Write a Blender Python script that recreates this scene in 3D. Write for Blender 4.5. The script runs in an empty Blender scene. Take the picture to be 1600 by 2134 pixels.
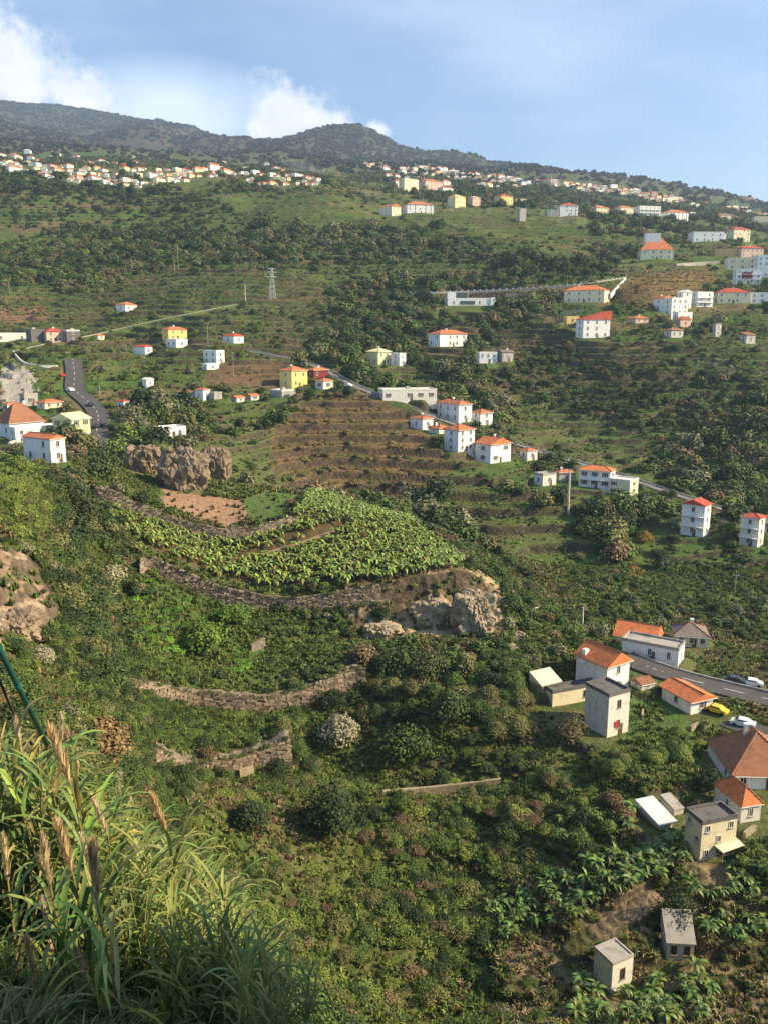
import bpy, math, random
import numpy as np
from mathutils import Vector, Matrix
from mathutils.bvhtree import BVHTree

rng = np.random.default_rng(7)
R = random.Random(11)
C = bpy.context.scene.collection
sc = bpy.context.scene

# ------------------------------------------------------------------ camera, sky, sun, exposure
F = 1756.0                      # focal length in pixels of the 1600 x 2134 photograph
PITCH = math.radians(12.0)
CP, SP = math.cos(PITCH), math.sin(PITCH)
cam = bpy.data.cameras.new('camera')
cam.sensor_fit = 'HORIZONTAL'
cam.sensor_width = 36.0
cam.lens = 36.0 * F / 1600.0
cam.clip_start = 0.1
cam.clip_end = 60000.0
camo = bpy.data.objects.new('camera', cam)
C.objects.link(camo)
camo.rotation_euler = (math.radians(90) - PITCH, 0, 0)
sc.camera = camo

SUN_EL = math.radians(33)
SUN_AZ = math.radians(98)      # clockwise from the viewing direction: right, a little behind the viewer
LDIR = Vector((math.sin(SUN_AZ) * math.cos(SUN_EL), math.cos(SUN_AZ) * math.cos(SUN_EL), math.sin(SUN_EL)))
sun = bpy.data.lights.new('sun', 'SUN')
sun.energy = 5.0
sun.angle = math.radians(0.53)
sun.color = (1.0, 0.80, 0.50)
suno = bpy.data.objects.new('sun', sun)
C.objects.link(suno)
suno.rotation_euler = LDIR.to_track_quat('Z', 'Y').to_euler()

world = bpy.data.worlds.new('World')
sc.world = world
world.use_nodes = True


def build_world():
    nt = world.node_tree
    N, L = nt.nodes, nt.links
    N.clear()
    out = N.new('ShaderNodeOutputWorld')
    bg = N.new('ShaderNodeBackground')
    bg.inputs['Strength'].default_value = 0.092
    sky = N.new('ShaderNodeTexSky')
    sky.sky_type = 'NISHITA'
    sky.sun_disc = False
    sky.sun_elevation = SUN_EL
    sky.sun_rotation = SUN_AZ
    sky.altitude = 1800
    sky.air_density = 1.0
    sky.dust_density = 0.1
    sky.ozone_density = 2.2
    tc = N.new('ShaderNodeTexCoord')
    nrm = N.new('ShaderNodeVectorMath'); nrm.operation = 'NORMALIZE'
    L.new(tc.outputs['Generated'], nrm.inputs[0])
    sep = N.new('ShaderNodeSeparateXYZ')
    L.new(nrm.outputs[0], sep.inputs[0])

    def m(op, a, b=None, c=None, clamp=False):
        n = N.new('ShaderNodeMath'); n.operation = op; n.use_clamp = clamp
        for i, v in enumerate((a, b, c)):
            if v is None:
                continue
            if isinstance(v, (int, float)):
                n.inputs[i].default_value = v
            else:
                L.new(v, n.inputs[i])
        return n.outputs[0]
    az = m('ARCTAN2', sep.outputs['X'], sep.outputs['Y'])
    el = m('ARCSINE', sep.outputs['Z'])

    def noise(scale, detail, rough=0.55, sx=1.0, sz=1.0, off=0.0):
        cmb = N.new('ShaderNodeCombineXYZ')
        L.new(m('MULTIPLY', az, sx), cmb.inputs[0]); L.new(m('MULTIPLY', el, sz), cmb.inputs[1])
        cmb.inputs[2].default_value = off
        t = N.new('ShaderNodeTexNoise')
        t.inputs['Scale'].default_value = scale
        t.inputs['Detail'].default_value = detail
        t.inputs['Roughness'].default_value = rough
        L.new(cmb.outputs[0], t.inputs['Vector'])
        return t.outputs['Fac']
    n1 = noise(30, 10, 0.66)
    n2 = noise(7, 5, 0.5, off=3.1)
    # cumulus heaps rising behind the mountains: (azimuth, elevation, half widths)
    mask = None
    for (a0, e0, ra, re, gain) in (
            (-0.375, 0.252, 0.060, 0.052, 1.0), (-0.425, 0.262, 0.060, 0.062, 1.0), (-0.325, 0.236, 0.05, 0.034, 0.9),
            (-0.118, 0.224, 0.030, 0.043, 1.1), (-0.090, 0.216, 0.046, 0.036, 1.15), (-0.050, 0.220, 0.020, 0.032, 0.95),
            (-0.006, 0.216, 0.017, 0.012, 0.75),
            (-0.60, 0.28, 0.13, 0.07, 1.0), (-0.9, 0.24, 0.2, 0.08, 1.0)):
        da = m('DIVIDE', m('SUBTRACT', az, a0), ra)
        de = m('DIVIDE', m('SUBTRACT', el, e0), re)
        q = m('SUBTRACT', gain, m('SQRT', m('ADD', m('MULTIPLY', da, da), m('MULTIPLY', de, de))))
        mask = q if mask is None else m('MAXIMUM', mask, q)
    v = m('ADD', mask, m('MULTIPLY', m('SUBTRACT', n1, 0.5), 2.1))
    v = m('ADD', v, m('MULTIPLY', m('SUBTRACT', n2, 0.5), 0.5))
    mr = N.new('ShaderNodeMapRange'); mr.interpolation_type = 'SMOOTHSTEP'
    L.new(v, mr.inputs['Value'])
    mr.inputs['From Min'].default_value = -0.15
    mr.inputs['From Max'].default_value = 0.62
    cum = mr.outputs[0]
    # thin high veil
    n3 = noise(3.0, 6, 0.6, sx=0.9, sz=2.2, off=9.0)
    n4 = noise(2.0, 3, 0.5, off=5.0)
    mr2 = N.new('ShaderNodeMapRange'); mr2.interpolation_type = 'SMOOTHSTEP'
    L.new(m('ADD', m('MULTIPLY', n3, 0.7), m('MULTIPLY', n4, 0.5)), mr2.inputs['Value'])
    mr2.inputs['From Min'].default_value = 0.44
    mr2.inputs['From Max'].default_value = 0.86
    veil = m('MULTIPLY', mr2.outputs[0], 0.40)
    # soft mist hanging on the saddle between the two heaps
    da = m('DIVIDE', m('SUBTRACT', az, -0.235), 0.15); de = m('DIVIDE', m('SUBTRACT', el, 0.225), 0.062)
    mist = m('SUBTRACT', 1.0, m('SQRT', m('ADD', m('MULTIPLY', da, da), m('MULTIPLY', de, de))), clamp=True)
    mist = m('MULTIPLY', m('MULTIPLY', mist, m('ADD', m('MULTIPLY', n2, 1.2), m('MULTIPLY', n1, 0.6))), 1.35, clamp=True)
    veil = m('MAXIMUM', veil, m('MULTIPLY', mist, 0.8))
    mx1 = N.new('ShaderNodeMix'); mx1.data_type = 'RGBA'
    L.new(veil, mx1.inputs['Factor'])
    tint = N.new('ShaderNodeMix'); tint.data_type = 'RGBA'; tint.blend_type = 'MULTIPLY'; tint.inputs['Factor'].default_value = 1
    L.new(sky.outputs[0], tint.inputs[6]); tint.inputs[7].default_value = (0.96, 1.04, 1.06, 1)
    L.new(tint.outputs[2], mx1.inputs[6])
    mx1.inputs[7].default_value = (6.6, 7.4, 8.6, 1)
    # cumulus colour: lit heads, greyer bellies
    rc = N.new('ShaderNodeMix'); rc.data_type = 'RGBA'
    L.new(m('MULTIPLY', m('SUBTRACT', noise(15, 6, 0.6, off=1.7), 0.32), 2.6, clamp=True), rc.inputs['Factor'])
    rc.inputs[6].default_value = (5.0, 5.5, 6.6, 1)
    rc.inputs[7].default_value = (8.2, 7.9, 7.6, 1)
    mx2 = N.new('ShaderNodeMix'); mx2.data_type = 'RGBA'
    L.new(m('MULTIPLY', cum, 0.93), mx2.inputs['Factor'])
    L.new(mx1.outputs[2], mx2.inputs[6])
    L.new(rc.outputs[2], mx2.inputs[7])
    L.new(mx2.outputs[2], bg.inputs['Color'])
    L.new(bg.outputs[0], out.inputs['Surface'])


build_world()
vs = sc.view_settings
vs.view_transform = 'Standard'
vs.look = 'None'
vs.exposure = 1.2
vs.gamma = 1.0
vs.use_curve_mapping = False
sc.cycles.max_bounces = 4
sc.cycles.diffuse_bounces = 2
sc.cycles.glossy_bounces = 2
sc.cycles.transmission_bounces = 2
sc.cycles.volume_bounces = 0
sc.cycles.use_adaptive_sampling = True
sc.cycles.use_denoising = True


# ------------------------------------------------------------------ helpers
def ray(u, v):
    x = (u - 800.0) / F
    y = (1067.0 - v) / F
    return Vector((x, CP + y * SP, -SP + y * CP))


def se(u, v):
    d = ray(u, v)
    return d.x / d.y, d.z / d.y


def project(P):
    """numpy (n,3) -> u, v"""
    X, Y, Z = P[:, 0], P[:, 1], P[:, 2]
    f = Y * CP - Z * SP
    up = Y * SP + Z * CP
    f = np.maximum(f, 1e-6)
    return 800 + F * X / f, 1067 - F * up / f


def hash2(ix, iy, seed):
    h = (ix.astype(np.int64) * 374761393 + iy.astype(np.int64) * 668265263 + seed * 144269504) & 0xffffffff
    h = ((h ^ (h >> 13)) * 1274126177) & 0xffffffff
    h = h ^ (h >> 16)
    return (h & 0xffffff) / float(0xffffff)


def vnoise(x, y, seed=0):
    ix, iy = np.floor(x), np.floor(y)
    fx, fy = x - ix, y - iy
    fx = fx * fx * (3 - 2 * fx); fy = fy * fy * (3 - 2 * fy)
    a = hash2(ix, iy, seed); b = hash2(ix + 1, iy, seed)
    c = hash2(ix, iy + 1, seed); d = hash2(ix + 1, iy + 1, seed)
    return (a * (1 - fx) + b * fx) * (1 - fy) + (c * (1 - fx) + d * fx) * fy


def fbm(x, y, seed=0, octv=4):
    t, a, n = 0.0, 0.5, 0.0
    for i in range(octv):
        t = t + a * vnoise(x * 2 ** i + 17.3 * i, y * 2 ** i + 5.1 * i, seed + i)
        n += a; a *= 0.5
    return t / n


def inpoly(u, v, poly):
    r = np.zeros(len(u), bool)
    n = len(poly)
    j = n - 1
    for i in range(n):
        xi, yi = poly[i]; xj, yj = poly[j]
        if yi != yj:
            c = ((yi > v) != (yj > v)) & (u < (xj - xi) * (v - yi) / (yj - yi) + xi)
            r ^= c
        j = i
    return r


def sstep(a, b, x):
    t = np.clip((x - a) / (b - a), 0, 1)
    return t * t * (3 - 2 * t)


def tag(o, label=None, cat=None, group=None, kind=None):
    if label: o['label'] = label
    if cat: o['category'] = cat
    if group: o['group'] = group
    if kind: o['kind'] = kind
    return o


def empty(name, loc, rz=0.0):
    o = bpy.data.objects.new(name, None)
    C.objects.link(o)
    o.location = loc
    o.rotation_euler = (0, 0, rz)
    o.empty_display_size = 0.3
    return o


def mesh(name, verts, faces, mats=None, smooth=False):
    me = bpy.data.meshes.new(name)
    me.from_pydata([tuple(v) for v in verts], [], faces)
    if mats is not None:
        for mm in (mats if isinstance(mats, (list, tuple)) else [mats]):
            me.materials.append(mm)
    if smooth:
        me.polygons.foreach_set('use_smooth', np.ones(len(me.polygons), bool))
    me.update()
    return me


def obj(name, me, parent=None, loc=(0, 0, 0), rot=(0, 0, 0), scale=(1, 1, 1)):
    o = bpy.data.objects.new(name, me)
    C.objects.link(o)
    if parent is not None:
        o.parent = parent
    o.location = loc
    o.rotation_euler = rot
    o.scale = scale
    return o


class MB:
    """collects boxes, prisms and tubes into one mesh"""
    def __init__(s):
        s.v, s.f, s.m = [], [], []

    def add(s, vs, fs, mi=0):
        b = len(s.v)
        s.v += [tuple(x) for x in vs]
        s.f += [tuple(i + b for i in f) for f in fs]
        s.m += [mi] * len(fs)
        return s

    def box(s, x0, x1, y0, y1, z0, z1, mi=0):
        vs = [(x0, y0, z0), (x1, y0, z0), (x1, y1, z0), (x0, y1, z0), (x0, y0, z1), (x1, y0, z1), (x1, y1, z1), (x0, y1, z1)]
        return s.add(vs, [(0, 3, 2, 1), (4, 5, 6, 7), (0, 1, 5, 4), (1, 2, 6, 5), (2, 3, 7, 6), (3, 0, 4, 7)], mi)

    def tube(s, pts, rads, n=6, mi=0, cap=True):
        pts = [Vector(p) for p in pts]
        if isinstance(rads, (int, float)):
            rads = [rads] * len(pts)
        b = len(s.v)
        for i, p in enumerate(pts):
            t = (pts[min(i + 1, len(pts) - 1)] - pts[max(i - 1, 0)]).normalized()
            a = t.orthogonal().normalized() if abs(t.z) > 0.99 else t.cross(Vector((0, 0, 1))).normalized()
            c = t.cross(a)
            for k in range(n):
                q = 2 * math.pi * k / n
                s.v.append(tuple(p + (a * math.cos(q) + c * math.sin(q)) * rads[i]))
        for i in range(len(pts) - 1):
            for k in range(n):
                k2 = (k + 1) % n
                s.f.append((b + i * n + k, b + i * n + k2, b + (i + 1) * n + k2, b + (i + 1) * n + k)); s.m.append(mi)
        if cap:
            s.f.append(tuple(b + k for k in range(n))[::-1]); s.m.append(mi)
            s.f.append(tuple(b + (len(pts) - 1) * n + k for k in range(n))); s.m.append(mi)
        return s

    def mesh(s, name, mats, smooth=False):
        me = mesh(name, s.v, s.f, mats, smooth)
        if len(me.materials) > 1:
            me.polygons.foreach_set('material_index', np.array(s.m, np.int32))
        return me

    def build(s, name, mats, parent=None, **k):
        sm = k.pop('smooth', False)
        return obj(name, s.mesh(name, mats, sm), parent, **k)


# ------------------------------------------------------------------ materials
M = {}


def mat(name, col, rough=0.85, var=0.25, scale=1.5, bump=0.0, bscale=8.0, metal=0.0, stain=None, spec=0.3):
    m = bpy.data.materials.new(name)
    m.use_nodes = True
    nt = m.node_tree; N, L = nt.nodes, nt.links
    b = N['Principled BSDF']
    b.inputs['Roughness'].default_value = rough
    b.inputs['Metallic'].default_value = metal
    b.inputs['Specular IOR Level'].default_value = spec
    tc = N.new('ShaderNodeTexCoord')
    no = N.new('ShaderNodeTexNoise')
    no.inputs['Scale'].default_value = scale
    no.inputs['Detail'].default_value = 5
    L.new(tc.outputs['Object'], no.inputs['Vector'])
    cr = N.new('ShaderNodeValToRGB')
    c = Vector(col)
    lo = c * (1 - var)
    hi = c * (1 + var * 0.6)
    cr.color_ramp.elements[0].position = 0.3
    cr.color_ramp.elements[1].position = 0.7
    cr.color_ramp.elements[0].color = (*(stain if stain else lo), 1)
    cr.color_ramp.elements[1].color = (*hi, 1)
    if stain:
        e = cr.color_ramp.elements.new(0.45); e.color = (*c, 1)
    L.new(no.outputs['Fac'], cr.inputs['Fac'])
    L.new(cr.outputs['Color'], b.inputs['Base Color'])
    if bump:
        n2 = N.new('ShaderNodeTexNoise'); n2.inputs['Scale'].default_value = bscale; n2.inputs['Detail'].default_value = 6
        L.new(tc.outputs['Object'], n2.inputs['Vector'])
        bp = N.new('ShaderNodeBump'); bp.inputs['Strength'].default_value = bump; bp.inputs['Distance'].default_value = 0.15
        L.new(n2.outputs['Fac'], bp.inputs['Height']); L.new(bp.outputs[0], b.inputs['Normal'])
    M[name] = m
    return m


def tile_mat(name, col, col2):
    m = mat(name, col, 0.8, 0.28, 0.9)
    nt = m.node_tree; N, L = nt.nodes, nt.links
    b = N['Principled BSDF']
    tc = N.new('ShaderNodeTexCoord')
    w = N.new('ShaderNodeTexWave'); w.wave_type = 'BANDS'; w.bands_direction = 'DIAGONAL'
    w.inputs['Scale'].default_value = 1.6; w.inputs['Distortion'].default_value = 0.6
    L.new(tc.outputs['Object'], w.inputs['Vector'])
    n = N.new('ShaderNodeTexNoise'); n.inputs['Scale'].default_value = 6; n.inputs['Detail'].default_value = 4
    L.new(tc.outputs['Object'], n.inputs['Vector'])
    mx = N.new('ShaderNodeMix'); mx.data_type = 'RGBA'; mx.blend_type = 'MIX'
    src = b.inputs['Base Color'].links[0].from_socket
    rr = N.new('ShaderNodeMapRange'); L.new(n.outputs['Fac'], rr.inputs[0]); rr.inputs[1].default_value = 0.45; rr.inputs[2].default_value = 0.75
    L.new(rr.outputs[0], mx.inputs['Factor']); L.new(src, mx.inputs[6]); mx.inputs[7].default_value = (*col2, 1)
    L.new(mx.outputs[2], b.inputs['Base Color'])
    bp = N.new('ShaderNodeBump'); bp.inputs['Strength'].default_value = 0.9; bp.inputs['Distance'].default_value = 0.08
    L.new(w.outputs['Fac'], bp.inputs['Height']); L.new(bp.outputs[0], b.inputs['Normal'])
    return m


mat('white', (0.74, 0.73, 0.70), 0.8, 0.05, 0.8, stain=(0.60, 0.58, 0.53))
mat('offwhite', (0.66, 0.63, 0.56), 0.85, 0.07, 0.8, stain=(0.48, 0.45, 0.39))
mat('cream', (0.70, 0.62, 0.42), 0.85, 0.06, 0.8, stain=(0.52, 0.45, 0.32))
mat('yellow', (0.76, 0.58, 0.20), 0.85, 0.06, 0.8)
mat('paleyellow', (0.76, 0.68, 0.36), 0.85, 0.06, 0.8)
mat('pink', (0.60, 0.42, 0.34), 0.85, 0.08, 0.8)
mat('darkred', (0.20, 0.035, 0.03), 0.85, 0.1, 0.8)
mat('ochre', (0.58, 0.36, 0.14), 0.85, 0.1, 0.8)
mat('concrete', (0.34, 0.32, 0.29), 0.9, 0.16, 0.7, 0.2, stain=(0.20, 0.19, 0.17))
mat('darkconcrete', (0.13, 0.125, 0.12), 0.9, 0.2, 0.7, 0.2, stain=(0.07, 0.07, 0.065))
mat('plaster_old', (0.52, 0.49, 0.43), 0.9, 0.12, 0.5, 0.2, stain=(0.30, 0.27, 0.22))
mat('basalt', (0.075, 0.068, 0.062), 0.95, 0.4, 1.5, 0.8, 2.5)
mat('stone', (0.20, 0.165, 0.125), 0.95, 0.45, 1.3, 0.9, 2.0)
mat('palestone', (0.34, 0.28, 0.19), 0.95, 0.25, 1.3, 0.6, 2.0)
mat('browstone', (0.25, 0.19, 0.13), 0.95, 0.5, 0.5, 1.0, 1.6)
tile_mat('orange', (0.60, 0.19, 0.075), (0.36, 0.17, 0.10))
tile_mat('brightorange', (0.68, 0.21, 0.075), (0.46, 0.17, 0.085))
tile_mat('redroof', (0.50, 0.085, 0.045), (0.40, 0.10, 0.06))
tile_mat('oldroof', (0.34, 0.15, 0.08), (0.24, 0.13, 0.08))
tile_mat('brownroof', (0.17, 0.105, 0.07), (0.12, 0.085, 0.065))
tile_mat('greyroof', (0.22, 0.18, 0.16), (0.16, 0.14, 0.13))
mat('sheet', (0.62, 0.63, 0.64), 0.5, 0.12, 1.2, metal=0.0)
mat('creamsheet', (0.68, 0.62, 0.44), 0.7, 0.06, 1.0)
mat('glass', (0.035, 0.04, 0.045), 0.15, 0.2, 2.0, spec=0.6)
mat('trim', (0.72, 0.71, 0.68), 0.7, 0.04)
mat('stonetrim', (0.30, 0.24, 0.19), 0.8, 0.1)
mat('shutter', (0.05, 0.09, 0.06), 0.7, 0.1)
mat('brownwood', (0.13, 0.07, 0.04), 0.7, 0.2)
mat('redpaint', (0.42, 0.06, 0.04), 0.6, 0.1)
mat('metal', (0.42, 0.43, 0.44), 0.5, 0.1, metal=0.3)
mat('asphalt', (0.075, 0.072, 0.070), 0.9, 0.18, 0.35, 0.1, 20)
mat('oldroad', (0.14, 0.132, 0.122), 0.9, 0.18, 0.35, 0.1, 20)
mat('paint', (0.7, 0.7, 0.68), 0.7, 0.1, 3)
mat('earthpath', (0.36, 0.24, 0.15), 0.95, 0.25, 0.8, 0.3, 4)
mat('bark', (0.10, 0.075, 0.05), 0.95, 0.3, 3, 0.5, 10)
mat('palebark', (0.30, 0.26, 0.20), 0.95, 0.2, 3)
mat('bananastem', (0.16, 0.15, 0.06), 0.8, 0.3, 3)
mat('polewood', (0.34, 0.29, 0.23), 0.9, 0.15, 2)
mat('teal', (0.012, 0.115, 0.115), 0.45, 0.12, 3, spec=0.5)
mat('rust', (0.08, 0.045, 0.03), 0.8, 0.3, 4)
mat('carwhite', (0.75, 0.75, 0.75), 0.3, 0.02, spec=0.5)
mat('cardark', (0.04, 0.045, 0.06), 0.3, 0.05, spec=0.5)
mat('carred', (0.35, 0.03, 0.03), 0.3, 0.05, spec=0.5)
mat('truckyellow', (0.75, 0.5, 0.03), 0.4, 0.05, spec=0.5)
mat('tyre', (0.02, 0.02, 0.02), 0.9, 0.1)

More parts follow.
